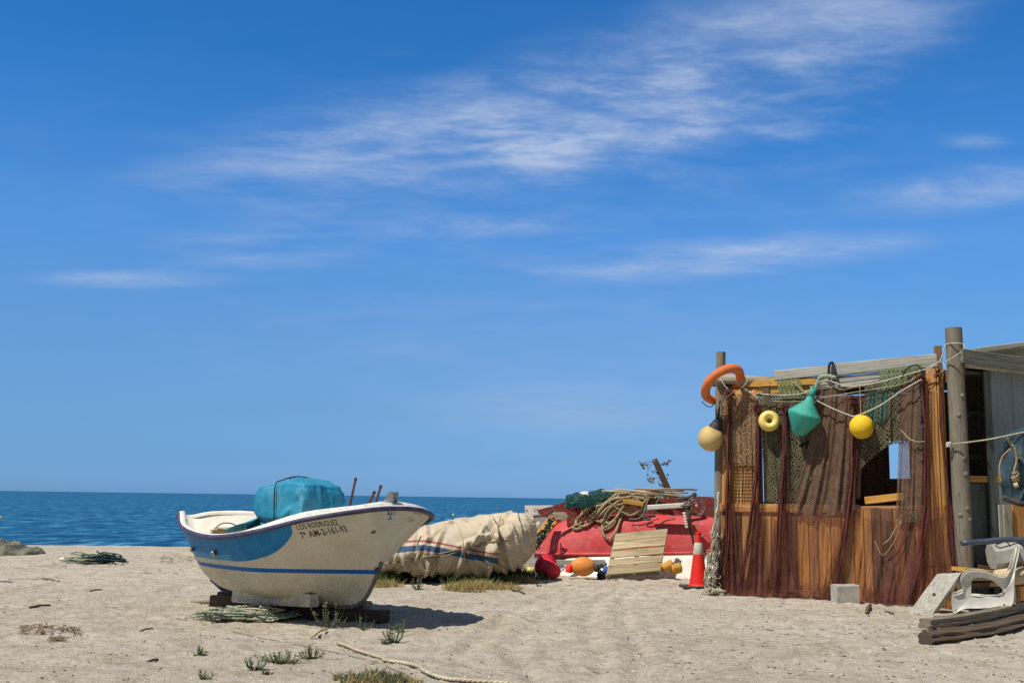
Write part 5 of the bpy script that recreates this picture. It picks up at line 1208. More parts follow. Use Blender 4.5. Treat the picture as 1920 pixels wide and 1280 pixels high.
gather_net(0, 0, [(1368, 740), (1367, 830), (1364, 930), (1362, 1030), (1352, 1105)], 'maroon cord of bunched net at the left corner of the shack', 4)
gather_net(0, 0, [(1726, 712), (1733, 800), (1734, 880), (1730, 960), (1724, 1040), (1706, 1120)], 'maroon cord of bunched net at the right edge of the netted window', 5, .05)
gather_net(0, 0, [(1760, 700), (1766, 800), (1774, 900), (1782, 980), (1790, 1080)], 'maroon cord of bunched net next to the right post', 6, .035)
# crumpled foot of the nets: cloth pooled on the sand in soft overlapping folds
def pool(x0, x1, seed, label, deep=.30):
    U, V = np.meshgrid(np.linspace(0, 1, 150), np.linspace(0, 1, 16), indexing='ij'); P = np.zeros((150, 16, 3)); UV = np.zeros((150, 16, 2)); L = (WP(x1, 1100)-WP(x0, 1100)).length
    edge = deep*(.45+.9*(fbm(U[:, 0]*9, U[:, 0]*0+seed, 3, seed)+.25))
    for i in range(150):
        b = WP(x0+(x1-x0)*U[i, 0], 1100, .05)
        for j in range(16):
            v = V[i, j]; hgt_ = .20*(1-v)**1.6+.035*math.sin(v*9+U[i, 0]*37+seed)*(v > 0)+.03*math.sin(U[i, 0]*83+v*3)
            p = b+WN*(edge[i]*v); P[i, j] = (p.x, p.y, max(.012, hgt_)); UV[i, j] = (U[i, 0]*L, v*.3)
    mb = MB(); mb.grid(P, UV=UV); tag(mb.build('net_hem', MATS['net_maroon'], None), label, 'net hem')
pool(1338, 1564, 3, 'crumpled maroon net hem pooled along the left foot of the shack'); pool(1614, 1722, 8, 'crumpled maroon net hem between the concrete block and leaning slab', .26)
# woven brown, tan, olive and green panels
sheet('woven_net', 'net_tan', ([(1354, 735), (1420, 742)], [(1358, 872), (1416, 872)]), 'tan knotted net over the upper left boards of the shack', off=.06, fold=.015, seed=8)
sheet('wire_mesh', 'wire_mesh', ([(1372, 865), (1416, 865)], [(1370, 948), (1412, 948)]), 'fine rusty wire mesh over the small orange board panel', 'wire mesh', off=.05, fold=.002, seed=1)
sheet('woven_net', 'net_olive', ([(1422, 742), (1470, 735), (1545, 745)], [(1436, 938), (1480, 945), (1520, 900), (1550, 850)]), 'olive ragged net behind the teal buoy in the window opening', off=.03, fold=.03, seed=3)
sheet('woven_net', 'net_brown', ([(1532, 722), (1565, 728), (1602, 742)], [(1482, 950), (1520, 975), (1560, 962), (1604, 958)]), 'dense brown woven net hanging right of the teal buoy down to the rail', off=.08, fold=.035, nf=3, seed=6, ragged=.5, gather=1.6)
sheet('woven_net', 'net_brown', ([(1600, 742), (1622, 740)], [(1588, 935), (1612, 935)]), 'narrow brown woven strip behind the bright yellow ball', off=.05, fold=.015, seed=9)
sheet('woven_net', 'net_olive', ([(1622, 720), (1680, 702), (1735, 690)], [(1612, 880), (1665, 836), (1700, 836), (1735, 860)]), 'sagging olive net filling the upper right of the window opening', off=.05, fold=.03, seed=12)
sheet('woven_net', 'net_brown', ([(1690, 700), (1732, 690)], [(1680, 972), (1728, 976)]), 'brown net strip ending in a green hem right of the little window', off=.065, fold=.02, nf=2, seed=14, gather=1.)
sheet('woven_net', 'net_teal', ([(1625, 735), (1672, 725)], [(1612, 800), (1668, 790)]), 'teal green net patch above the bright yellow ball', off=.055, fold=.02, seed=15)
sheet('green_net', 'net_green', ([(1648, 693), (1690, 687), (1732, 681)], [(1652, 735), (1690, 722), (1725, 712)]), 'light green net thrown over the beam near the right post', off=.075, fold=.012, seed=16)
sheet('green_net', 'net_green', ([(1455, 712), (1500, 709)], [(1462, 748), (1512, 746)]), 'light green net tied over the yellow beam', off=.065, fold=.015, seed=17)
sheet('green_net', 'net_green', ([(1690, 958), (1722, 958)], [(1684, 978), (1722, 978)]), 'small green net scrap at the foot of the brown strip', off=.08, fold=.01, seed=18)
sheet('hanging_tarp', 'teal_tarp', ([(1620, 722), (1660, 716)], [(1628, 752), (1640, 744)]), 'bright teal scrap of tarpaulin under the roof beam', 'tarpaulin', off=-.02, fold=.01, seed=19, nu=16, nv=12)
sheet('inner_tarp', 'teal_tarp', ([(1625, 745), (1650, 745)], [(1640, 790), (1660, 785)]), 'torn teal tarp hanging inside the window opening', 'tarpaulin', off=-.02, fold=.01, seed=21, nu=16, nv=12)
# thin brown nets loosely filling the opening
# dark chain like selvedge at the right
mb = MB(); rg = random.Random(21); pts = []
for k in range(70): pts.append(WP(1729+rg.uniform(-3, 3)+k*.02, 690+k*2.6, .12+rg.uniform(-.02, .02)))
mb.tube(pts, .014, 5); tag(mb.build('net_selvedge', MATS['rope_black'], None), 'dark knotted net edge hanging beside the right end of the window', 'net edge')

# ------------------------------------------------------------------ ropes, rings and buoys on the front
def line(name, pts, r, mat, label, off=.14, cat='rope', n=7):
    mb = MB(); P = [WP(p[0], p[1], p[2] if len(p) > 2 else off) for p in pts]; mb.tube(catmull(P, n), r, 6); return tag(mb.build(name, MATS[mat], None), label, cat)
line('white_line', [(1386, 722), (1410, 735), (1450, 740), (1480, 740), (1512, 735), (1545, 713), (1590, 724), (1640, 718), (1690, 705), (1740, 690), (1765, 675)], .009, 'rope_white', 'white line sagging along the shack front over the floats')
line('white_line', [(1530, 750), (1560, 765), (1590, 777), (1606, 779), (1650, 760), (1690, 733), (1728, 711)], .010, 'rope_white', 'white line from the teal buoy to the yellow ball and up to the window corner', .18)
line('thin_line', [(1390, 726), (1420, 745), (1424, 756)], .006, 'rope_cream', 'short loose cream cord end left of the pale yellow float')
line('thin_line', [(1450, 752), (1500, 752), (1560, 742), (1620, 732), (1690, 720), (1728, 700)], .005, 'rope_cream', 'thin cream cord crossing the nets below the white line')
line('hanging_rope', [(1444, 716), (1444, 750), (1443, 784)], .005, 'rope_dark', 'dark cord holding the pale yellow ring float', .17)
line('hanging_rope', [(1425, 717), (1424, 738), (1420, 752)], .004, 'rope_teal', 'short teal cord knotted to the white line', .15)
line('twisted_rope', [(1532, 722), (1545, 712), (1560, 722), (1580, 730), (1600, 726), (1640, 720)], .016, 'rope_tan', 'tan twisted rope bunched along the top of the brown woven net', .10)
line('twisted_rope', [(1488, 716), (1500, 728), (1512, 738), (1524, 748)], .014, 'rope_tan', 'tan twisted rope hem above the teal buoy', .10)
line('buoy_rope', [(1518, 748), (1526, 735), (1532, 720), (1538, 708), (1552, 705), (1568, 708)], .032, 'rope_green', 'thick grey green rope tying the teal buoy to the beam', .13)
line('hanging_rope', [(1612, 722), (1613, 750), (1614, 781)], .005, 'rope_cream', 'cream cord dropping to the bright yellow ball', .2)
line('loose_line', [(1690, 806), (1705, 822), (1722, 828), (1734, 827)], .006, 'rope_cream', 'cream cord hanging in a curve on the net above the small window')
line('loose_line', [(1655, 1020), (1668, 1010), (1680, 990), (1690, 975)], .009, 'rope_tan', 'brown cord looped low on the right boards')
line('loose_line', [(1640, 1014), (1652, 1038), (1662, 1035), (1680, 1010), (1690, 978)], .006, 'rope_tan', 'thin brown cord sagging across the lower right boards')
line('post_line', [(1762, 680), (1772, 650), (1776, 645), (1790, 643, .22), (1806, 645, .16), (1806, 656, .2), (1790, 668, .26), (1770, 680)], .008, 'rope_white', 'white line wound round the top of the right post')
line('post_line', [(1690, 710), (1700, 692), (1716, 684), (1726, 690), (1730, 706)], .010, 'rope_black', 'black hoop of rope over the net by the right post')
line('post_line', [(1735, 700), (1752, 685), (1764, 678), (1772, 690), (1756, 704)], .006, 'rope_white', 'tangled white cord end between stub post and net')
line('guy_line', [(1780, 833, .22), (1850, 824, .3), (1920, 810, .35), (1990, 797, .4)], .010, 'rope_cream', 'cream line tied round the right post and running off to the right', n=4)
mb = MB(); c = WP(1779, 833, .22)
for k in range(3): mb.tube([c+Vector((math.cos(a)*.03, math.sin(a)*.02, math.sin(a+k)*.03)) for a in np.linspace(0, 6.28, 10)], .009, 5)
tag(mb.build('line_knot', MATS['rope_white'], None), 'white knot of the line on the right post', 'knot')
# orange ring
def ring(name, px, py, Yoff, Rr, r, n, mat, label, cat, ax_u, ax_v, squash=1., rz=None):
    c = WP(px, py, Yoff); mb = MB(); U = np.linspace(0, 2*math.pi, 48, endpoint=False); a = Vector(ax_u).normalized(); b = Vector(ax_v).normalized()
    pts = [c+a*(math.cos(u)*Rr)+b*(math.sin(u)*Rr*squash) for u in U]; rr = [r*(1+.06*math.sin(3*u+1)+.03*math.sin(7*u)) for u in U]; mb.tube(pts, rr, 16, closed=True); return tag(mb.build(name, MATS[mat], None), label, cat)
dirU = (WP(1390, 694, .2)-WP(1322, 748, .2)).normalized()
ring('ring_buoy', 1355, 720.5, .16, .315, .068, 0, 'ring_orange', 'faded orange life ring hung on the left corner post', 'life ring', dirU, Vector((-.50, -.84, .37)))
line('hanging_rope', [(1316, 752), (1324, 760), (1334, 762), (1340, 752)], .008, 'rope_dark', 'dark loop of cord under the orange life ring', .3)
line('hanging_rope', [(1398, 706), (1400, 716), (1388, 728), (1370, 738), (1352, 755), (1343, 775)], .008, 'rope_cream', 'cream cord running from the orange life ring down the post', .2)
line('hanging_rope', [(1340, 705), (1352, 712), (1358, 722), (1366, 730)], .007, 'rope_white', 'white cord binding the life ring to the pole end', .2)
# cream ball on black neck
CBL = thing('ball_buoy', 'dirty cream ball buoy with a black neck hanging from the left corner post', 'buoy', WP(1333, 846, .12))
c = WP(1332.5, 821.5, .12); r = 23.5/F*c.y; mb = MB(); mb.sphere(c, r, 32, 22, (1, 1, 1.04)); mb.build('ball', MATS['buoy_cream'], CBL)
ax = (WP(1346, 788, .12)-c).normalized(); mb = MB(); mb.lathe([(r*.62, r*.72), (r*.50, r*.95), (.075, r*1.25), (.05, r*1.55), (.03, r*1.7), (0, r*1.7)], c, ax, 18); mb.build('neck', MATS['rubber_black'], CBL)
line('hanging_rope', [(1346, 790), (1348, 770), (1350, 750)], .014, 'rope_black', 'black cord holding the cream ball buoy to the post', .12)
# pale yellow ring float
c = WP(1442, 789, .17); ax = Vector((-.12, -1, .12)).normalized(); mb = MB()
prof = [(.036+.062*(1-math.cos(a)), .098*math.sin(a)) for a in np.linspace(0, 2*math.pi, 25)]; s = 19.7/F*c.y/.160
mb.lathe([(p*s, h*s) for p, h in prof], c, ax, 30); tag(mb.build('ring_float', MATS['buoy_pale_yellow'], None), 'pale yellow doughnut float with a centre hole on the shack front', 'float')
# bright yellow ball with side dimple
c = WP(1615.5, 800, .17); s = 22.5/F*c.y; ax = Vector((.8, -.42, .05)).normalized(); mb = MB()
mb.lathe([(max(0, s*math.sin(a))+.0, s*math.cos(a)*(1.0)) if a > .38 else (s*math.sin(a)*.9, s*(math.cos(.38)-.16*(1-a/.38)**.7)) for a in np.linspace(0, math.pi, 30)], c, ax, 30)
tag(mb.build('ball_float', MATS['buoy_yellow'], None), 'bright yellow ball float with a dimple at its right side', 'float')
# teal double cone buoy
TB = thing('cone_buoy', 'teal double cone buoy hanging tilted on a thick rope', 'buoy', WP(1493, 815, .2))
tip = WP(1522, 740, .22); bot = WP(1496, 816, .26); ax = (bot-tip).normalized(); L = (bot-tip).length; Rm = 31.5/F*tip.y
mb = MB(); mb.lathe([(0, 0), (.035, .0), (.045, L*.05), (.075, L*.18), (Rm*.93, L*.46), (Rm, L*.49), (Rm*1.0, L*.52), (Rm*.95, L*.57), (Rm*.40, L*.95), (Rm*.28, L*.99), (0, L)], tip, ax, 36); mb.build('body', MATS['buoy_teal'], TB, auto=50)
mb = MB(); mb.lathe([(.03, -.09), (.045, -.05), (.05, .02), (.0, .03)], tip, ax, 12); mb.tube([tip-ax*.08+Vector(WD)*math.cos(a)*.035-ax*(math.sin(a)*.045) for a in np.linspace(0, 6.28, 14)], .014, 6); mb.build('lug', MATS['buoy_teal'], TB)
# rope bundle at the left corner
RB2 = thing('hanging_rope_bundle', 'long bundle of pale grey ropes hanging down the left corner post to the sand', 'rope', WP(1338, 1100, .25))
rg = random.Random(77)
for k in range(24):
    pts = []; x0 = rg.uniform(1342, 1348); w = rg.uniform(.5, 1.4)
    for y, sp, cx in ((925, 2, 1346), (955, 3, 1345), (985, 4, 1341), (1002, 6, 1340), (1020, 4, 1338), (1032, 3, 1338), (1048, 10, 1335), (1066, 12, 1334), (1084, 11, 1332), (1098, 10, 1330)):
        if y < 935+rg.random()*50 and k > 6 and y < 1000: continue
        pts.append((cx+rg.uniform(-sp, sp), y+rg.uniform(-4, 4)))
    if k % 3 == 0: pts += [(pts[-1][0]+rg.uniform(4, 16), 1104), (pts[-1][0]+rg.uniform(14, 26), 1110)]
    P = catmull([WP(x, y, .22+rg.uniform(-.05, .06)) for x, y in pts], 6)
    P[:, 2] = np.maximum(P[:, 2], .015)
    mb = MB(); mb.tube(P, rg.choice([.007, .009, .011]), 5); mb.build('rope_strand', MATS[rg.choice(['rope_white', 'rope_grey', 'rope_cream', 'rope_grey'])], RB2)
mb = MB()
for (x, y) in ((1341, 1002), (1337, 1034), (1338, 1080), (1338, 1096)):
    c = WP(x, y, .25); mb.tube([c+Vector((math.cos(a)*.10, math.sin(a)*.05, .03*math.sin(a*2))) for a in np.linspace(0, 6.28, 20)], .006, 5)
mb.build('binding', MATS['rope_cream'], RB2)
c = WP(1338, 1098, .3); mb = MB(); mb.tube(tangle(c.x, c.y, .22, .16, 34, .01, z0=.01, hz=.1, seed=51), .009, 5); mb.build('foot_coil', MATS['rope_cream'], RB2)
# ------------------------------------------------------------------ right foreground
def ground_box(name, px0, px1, pybot, pytop, depth, mat, label, cat, rot=0.):
    a = G(px0, pybot); b = G(px1, pybot); h = (AT(px0, pytop, a.y)-a).z; mb = MB(); dz = Vector((math.sin(rot), math.cos(rot), 0))*depth
    mb.board(a+Vector((0, 0, h/2-.02))+dz/2, b+Vector((0, 0, h/2-.02))+dz/2, h+.04, depth, UPV, seg=4, jit=.004, bev=.08); return tag(mb.build(name, MATS[mat], None, smooth=False), label, cat)
ground_box('concrete_block', 1568, 1610, 1133, 1096, .2, 'concrete', 'small concrete block standing on the sand against the hanging nets', 'concrete block')
mb = MB(); tl_, tr2, br2, bl2 = AT(1757, 1075, 14.15), AT(1802, 1073, 14.05), G(1747, 1152), G(1702, 1150)
nn = (tr2-tl_).cross(bl2-tl_).normalized(); nn = -nn if nn.y > 0 else nn
U, V = np.meshgrid(np.linspace(0, 1, 14), np.linspace(0, 1, 20), indexing='ij')
def bil(u, v, o): return (tl_.lerp(tr2, u)).lerp(bl2.lerp(br2, u), v)+nn*o
P = np.array([[tuple(bil(u, v, .012*(random.random()-.5)*(1 if .05 < u < .95 else .3))) for v in np.linspace(0, 1, 20)] for u in np.linspace(0, 1, 14)]); Pb = P-np.array(tuple(nn))*.11
mb.grid(P); mb.grid(Pb[::-1])
for A_, B_ in ((P[0], Pb[0]), (Pb[-1], P[-1]), (Pb[:, 0], P[:, 0]), (P[:, -1], Pb[:, -1])): mb.grid(np.stack([A_, B_], 0))
SLB = mb.build('concrete_slab', MATS['concrete'], None, smooth=False); tag(SLB, 'thick grey concrete slab leaning against the shack beside the white chair', 'slab')
mb = MB(); mb.lathe([(0, .004), (.012, .006), (.02, .004), (.022, -.01)], bil(.5, .52, .0), nn, 10); mb.build('bolt_hole', MATS['rust'], SLB)

CH = thing('plastic_chair', 'broken white plastic armchair facing left on the sand at the right edge', 'chair', G(1850, 1146))
Yc = 13.55
side_out = [(1789, 1150), (1785, 1139), (1785, 1125), (1787, 1117), (1797, 1114), (1806, 1109), (1803, 1098), (1802, 1089), (1807, 1079), (1815, 1073), (1826, 1071), (1845, 1072), (1862, 1078), (1879, 1082), (1888, 1079), (1894, 1070), (1900, 1055), (1905, 1038), (1909, 1023), (1912, 1026), (1909, 1044), (1904, 1066), (1902, 1090), (1900, 1128), (1890, 1137), (1870, 1138), (1850, 1139), (1830, 1140), (1812, 1140), (1798, 1145)]
hole = [(1821, 1116), (1821, 1114), (1821, 1110), (1821, 1106), (1821, 1100), (1821, 1094), (1822, 1089), (1824, 1086), (1830, 1083), (1838, 1082), (1846, 1083), (1854, 1085), (1862, 1089), (1869, 1093), (1874, 1098), (1877, 1102), (1880, 1106), (1883, 1110), (1885, 1114), (1886, 1117), (1885, 1119), (1881, 1120), (1876, 1120), (1868, 1120), (1858, 1120), (1848, 1120), (1840, 1120), (1832, 1120), (1826, 1119), (1822, 1118)]
cdir = Vector((.385, 1, 0)).normalized()
def densify(P, k=4):
    C = catmull([(x, y, 0) for x, y in P], k, closed=True); return [(c[0], c[1]) for c in C]
assert len(side_out) == len(hole)
side_out = densify(side_out); hole = densify(hole)
def chair_side(off, nm):
    mb = MB(); n = len(side_out)
    def bow(x, y): return -.02-.03*max(0, 1-abs(y-1078)/26)
    O = [AT(x, y, Yc+bow(x, y))+cdir*off for x, y in side_out]; I = [AT(x, y, Yc+.01)+cdir*off for x, y in hole]
    M1 = [o.lerp(i, .35)+Vector((0, .012, 0)) for o, i in zip(O, I)]
    lip = cdir*.085
    rows = [[o+lip for o in O], O, M1, I, [i+cdir*.03 for i in I]]
    P = np.array([[tuple(p) for p in r] for r in rows]).transpose(1, 0, 2); mb.grid(P, closed_u=True); return mb.build(nm, MATS['white_plastic'], CH, auto=60)
chair_side(0, 'armrest'); chair_side(.46, 'armrest')
mb = MB(); P = np.array([[tuple(AT(x, y, Yc+.05)+cdir*(.04+.44*k/6)+Vector((0, 0, -.012*math.sin(k/6*3.14)))) for k in range(7)] for x, y in ((1800, 1122), (1812, 1116), (1835, 1118), (1860, 1121), (1885, 1123), (1897, 1118))]); mb.grid(P); mb.build('seat', MATS['white_plastic'], CH)
for k in range(5):
    mb = MB(); a = AT(1898, 1108, Yc)+cdir*(.06+.095*k); b = AT(1910, 1027, Yc)+cdir*(.06+.095*k); mb.board(a, b, .06, .01, cdir); mb.build('back_slat', MATS['white_plastic'], CH)
mb = MB(); mb.board(AT(1911, 1026, Yc)+cdir*.0, AT(1911, 1026, Yc)+cdir*.53, .05, .02, UPV); mb.build('back_top', MATS['white_plastic'], CH)
for (x, y0, y1) in ((1791, 1146, 1156), (1799, 1146, 1157), (1882, 1136, 1146), (1893, 1136, 1146)):
    mb = MB(); a = AT(x, y0-4, Yc+.01); b = AT(x, y1, Yc+.0); b.z = max(b.z, -.03); mb.tube([a, b], .022, 8); mb.build('leg', MATS['rust'], CH)
mb = MB(); a = AT(1791, 1143, Yc)+cdir*.46; mb.tube([a, Vector((a.x, a.y, -.03))], .022, 8); mb.build('leg', MATS['rust'], CH)
mb = MB(); a = AT(1895, 1138, Yc)+cdir*.46; mb.tube([a, Vector((a.x, a.y, -.03))], .022, 8); mb.build('leg', MATS['rust'], CH)

def log(name, pts, w, th, mat, label, seg=10, jit=.018, side=(0, 0, 1)):
    """weathered, split timber"""
    P = catmull(pts, 4); mb = MB(); n = len(P); rg = random.Random(len(label))
    rows = []; K = 14
    ax = Vector(P[-1]-P[0]).normalized(); sd = Vector(side); sd = (sd-ax*sd.dot(ax)).normalized(); up = ax.cross(sd)
    prof = []
    for k in range(K):
        an = 2*math.pi*k/K; p = 4; r = 1/((abs(math.cos(an))**p+abs(math.sin(an))**p)**(1/p)); prof.append((math.cos(an)*r*w/2, math.sin(an)*r*th/2, rg.uniform(-1, 1)))
    off = [[rg.uniform(-jit, jit) for _ in range(K)] for _ in range(n)]
    Q = np.zeros((K+1, n, 3)); UV = np.zeros((K+1, n, 2))
    for i in range(n):
        for k in range(K+1):
            a, b, c = prof[k % K]; o = off[i][k % K]*.55+c*jit*1.0; L = math.hypot(a, b); q = Vector(P[i])+sd*(a*(1+o/L))+up*(b*(1+o/L)); Q[k, i] = q; UV[k, i] = (i*.12, k*.05)
    mb.grid(Q, UV=UV)
    for e in (0, -1):
        mb.add(Q[:K, e], [list(range(K)) if e else list(range(K-1, -1, -1))], UV=Q[:K, e][:, [1, 2]]*3)
    return tag(mb.build(name, MATS[mat], None, smooth=False), label, 'driftwood', 'driftwood timbers')
def gp(x, y, z=.0): p = G(x, y); return (p.x, p.y, p.z+z)
log('driftwood_timber', [gp(1734, 1183, .08), gp(1800, 1174, .08), gp(1860, 1163, .09), gp(1935, 1147, .10)], .10, .13, 'wood_post', 'split grey driftwood timber, the farther one in front of the white chair')
log('driftwood_timber', [gp(1736, 1208, .06), gp(1800, 1200, .06), gp(1860, 1190, .06), gp(1950, 1168, .08)], .12, .16, 'wood_dark', 'long dark driftwood timber, the nearer one in front of the white chair')
def pile(name, x0, y0, x1, y1, Y0, Y1, w, th, mat, label, cat='plank', side=(0, 0, 1)):
    mb = MB(); mb.board(AT(x0, y0, Y0), AT(x1, y1, Y1), w, th, side, seg=4, jit=.004); return tag(mb.build(name, MATS[mat], None, smooth=False), label, cat, 'scrap wood behind the white chair')
pile('scrap_plank', 1796, 1066, 1850, 1071, 14.1, 14.3, .05, .22, 'plank_yellow', 'short pointed yellow plank lying behind the chair arm')
pile('scrap_plank', 1826, 1061, 1870, 1066, 14.6, 14.7, .05, .2, 'wood_brown', 'reddish brown plank end behind the yellow plank')
pile('scrap_plank', 1812, 1080, 1990, 1082, 14.35, 14.2, .09, .25, 'wood_pale', 'broad pale plank stacked low behind the chair')
pile('scrap_plank', 1812, 1096, 1935, 1092, 14.3, 14.3, .07, .2, 'wood_brown', 'brown plank under the broad pale one behind the chair')
mb = MB(); mb.tube([AT(1868, 1083, 14.0), AT(1900, 1080, 14.0), AT(1990, 1070, 14.1)], [.10, .11, .11], 12); tag(mb.build('pale_log', MATS['wood_pale'], None), 'thick pale log lying behind the chair back', 'log')
mb = MB(); mb.board(AT(1858, 1040, 14.2)-Vector((0, 0, .02)), AT(1930, 1034, 14.2), .30, .30, UPV, seg=4, jit=.012, bev=.25); tag(mb.build('foam_block', MATS['foam_grey'], None, smooth=False), 'rounded grey foam block on the wood pile behind the chair', 'foam block')
mb = MB(); mb.tube(catmull([AT(1803, 1018, 13.7), AT(1850, 1014, 13.7), AT(1890, 1011, 13.7), AT(1990, 1013, 13.7)], 4), .034, 12); tag(mb.build('blue_pipe', MATS['pipe_blue'], None), 'long blue grey pipe lying level above the foam block', 'pipe')
mb = MB(); mb.tube(catmull([AT(1881, 931, 13.9), AT(1900, 939, 13.85), AT(1925, 945, 13.8), AT(1990, 948, 13.8)], 4), .04, 12); tag(mb.build('dark_pipe', MATS['rubber_black'], None), 'dark pipe end poking out under the slate tarp bundle', 'pipe')
mb = MB(); mb.tube([AT(x, y, 13.75) for x, y in ((1866, 1022), (1874, 1027), (1893, 1022), (1911, 1016), (1920, 1026), (1930, 1044))], .008, 5); mb.tube([AT(x, y, 13.75) for x, y in ((1868, 1020), (1884, 1015), (1891, 1018), (1894, 1024))], .007, 5)
tag(mb.build('wire_hook', MATS['rope_black'], None), 'bent black wire between blue pipe and foam block', 'wire')
# slate tarp bundle hanging at the right edge
TB2 = thing('tarp_bundle', 'slate blue tarpaulin bundle hanging at the right edge of the shack', 'tarpaulin', AT(1905, 950, 14.0))
P = np.zeros((26, 26, 3))
le = catmull([(1884, 812, 0), (1876, 828, 0), (1873, 850, 0), (1873, 880, 0), (1878, 905, 0), (1882, 940, 0)], 6)[:, :2]
for j in range(26):
    q = j/25; x0, y0 = le[int(q*(len(le)-1))]
    for i in range(26):
        s = i/25; x = x0+(1990-x0)*s; y = (822-22*min(1, s*3)**.5)*(1-q)+(938+8*s)*q
        Y = 14.15-.30*math.sin(math.pi*min(1, s*1.1+.02))-.03*math.sin(s*19+q*5)-.03*math.sin(q*11+s*6); P[i, j] = AT(x, y, Y)
mb = MB(); mb.grid(P); mb.build('tarpaulin', MATS['slate_tarp'], TB2)
mb = MB(); mb.tube(catmull([AT(x, y, 13.82) for x, y in ((1887, 822), (1894, 832), (1900, 836), (1880, 855), (1874, 878), (1877, 905))], 6), .010, 6); mb.tube(catmull([AT(x, y, 13.78) for x, y in ((1896, 834), (1903, 842), (1906, 860), (1902, 880), (1900, 892))], 6), .013, 6)
c = AT(1904, 890, 13.76); mb.tube(tangle(c.x, c.y, .05, .03, 26, .01, z0=c.z-.09, hz=.15, seed=61), .012, 6); mb.build('knotted_rope', MATS['rope_tan'], TB2)
mb = MB(); mb.board(AT(1903, 905, 13.74), AT(1907, 913, 13.74), .05, .03, (1, 0, 0)); mb.build('wood_toggle', MATS['wood_pale'], TB2)
mb = MB()
for k in range(13):
    c = AT(1888+k*3.3, 820+k*4.6, 13.78); t = Vector((1, 0, -1.3)).normalized(); s_ = Vector((0, 1, 0)) if k % 2 else Vector((.8, 0, .6)); mb.tube([c+t*(math.cos(a)*.026)+s_*(math.sin(a)*.013) for a in np.linspace(0, 6.28, 9)[:-1]], .005, 5, closed=True)
mb.build('chain', MATS['rope_grey'], TB2)

# ------------------------------------------------------------------ left side of the beach
def tarpile():
    c = G(-10, 1040); nu, nv = 180, 60; U, V = np.meshgrid(np.linspace(0, 1, nu), np.linspace(-1, 1, nv), indexing='ij')
    x0 = G(-160, 1040).x; x1 = G(109, 1036).x; X = x0+(x1-x0)*U; px = -160+269*U
    hz = np.interp(px, [-160, -40, 0, 25, 45, 60, 72, 85, 100, 109], [.16, .27, .25, .24, .20, .15, .13, .15, .13, .06]); wd = np.interp(px, [-160, 0, 60, 85, 100, 109], [.5, .7, .5, .35, .22, .08])
    f = np.clip(1-V**2, 0, 1)**.5
    rg = random.Random(3); ln_ = [(rg.uniform(0, 1.0), rg.uniform(-1, 0), rg.uniform(0, 1.0), rg.uniform(-1, .6), rg.uniform(-.35, .40), rg.uniform(.015, .045)) for _ in range(70)]
    Z = np.maximum(0, hz*f*(.86+creases(U, V*.5, ln_)+.25*(ridge(U*9, V*2, 4, 2)-.5))); Y = 24.1+V*wd+.05*np.sin(U*40)
    mb = MB(); mb.grid(np.stack([X, Y, Z+gz(-10, 24)*0-.0], -1)); tag(mb.build('tarp_pile', MATS['grey_tarp'], None), 'crumpled grey green tarpaulin heaped on the sand near the water at the left', 'tarpaulin')
tarpile()
NH = []
c = G(165, 1056)
for s, (px, n, mat) in enumerate(((158, 30, 'rope_green'), (185, 36, 'rope_dark'), (205, 18, 'rope_dark'))):
    q = G(px, 1056); mb = MB(); mb.tube(tangle(q.x, q.y, .42, .22, n, .01, z0=.03, hz=.22, seed=70+s), .012, 5)
    tag(mb.build('rope_heap', MATS[mat], None), ('pale green rope loops in the net heap behind the left sand', 'dark green rope loops in the middle of the net heap', 'dark cord ends at the right of the net heap')[s], 'rope', 'washed up rope heap at the left')
mb = MB(); q = G(210, 1055); mb.tube([(q.x, q.y, .02), G(208, 1047)+Vector((0, 0, .0)), (q.x+.35, q.y-.1, .03)], .012, 5); tag(mb.build('thin_stick', MATS['rope_dark'], None), 'thin bent stick at the right end of the rope heap', 'stick')
def bits(name, regions, mat, label, seed, size=(.01, .04), elong=3., kind='stuff', zoff=0.):
    rg = random.Random(seed); mb = MB()
    for (x0, y0, x1, y1, n) in regions:
        for _ in range(n):
            p = G(rg.uniform(x0, x1), y0+(y1-y0)*rg.random()**.9); s = rg.uniform(*size); an = rg.random()*6.28; L = s*rg.uniform(1, elong); a = Vector((math.cos(an), math.sin(an), rg.uniform(-.15, .25))); b = Vector((-a.y, a.x, 0))*s*.35
            z = Vector((p.x, p.y, gz(p.x, p.y)+s*.10+zoff*rg.random())); h = Vector((0, 0, s*.28)); a = a*L*.5
            V = [z-a, z-b, z+a, z+b, z+h+a*.1, z-h*.3]; mb.add(V, [[0, 1, 4], [1, 2, 4], [2, 3, 4], [3, 0, 4], [1, 0, 5], [2, 1, 5], [3, 2, 5], [0, 3, 5]])
    o = mb.build(name, MATS[mat], None, smooth=False); o['kind'] = kind; o['label'] = label; o['category'] = 'debris'; return o
bits('beach_debris', [(0, 1040, 1920, 1278, 900), (1380, 1130, 1780, 1185, 240), (1150, 1120, 1900, 1270, 420)], 'shell_dark', 'small dark twigs and bits of weed scattered over the sand', 1, (.008, .026), 4)
bits('shell_debris', [(0, 1060, 1920, 1278, 600), (1400, 1130, 1800, 1185, 380), (1150, 1120, 1900, 1270, 480)], 'shell_white', 'small pale shells and pebbles scattered over the sand', 2, (.006, .022), 2)
def weedbits(name, regions, label, seed): return bits(name, regions, 'weed_dry', label, seed, (.012, .035), 5, zoff=.04)
weedbits('dry_seaweed', [(95, 1045, 190, 1062, 70), (200, 1052, 235, 1062, 50), (50, 1058, 130, 1066, 26)], 'dry brown weed caught around the rope heap at the left', 3)
weedbits('dry_seaweed', [(300, 1042, 366, 1056, 110), (270, 1068, 350, 1076, 30), (60, 1083, 110, 1092, 16)], 'dark drift line of dry weed left of the boat stern', 4)
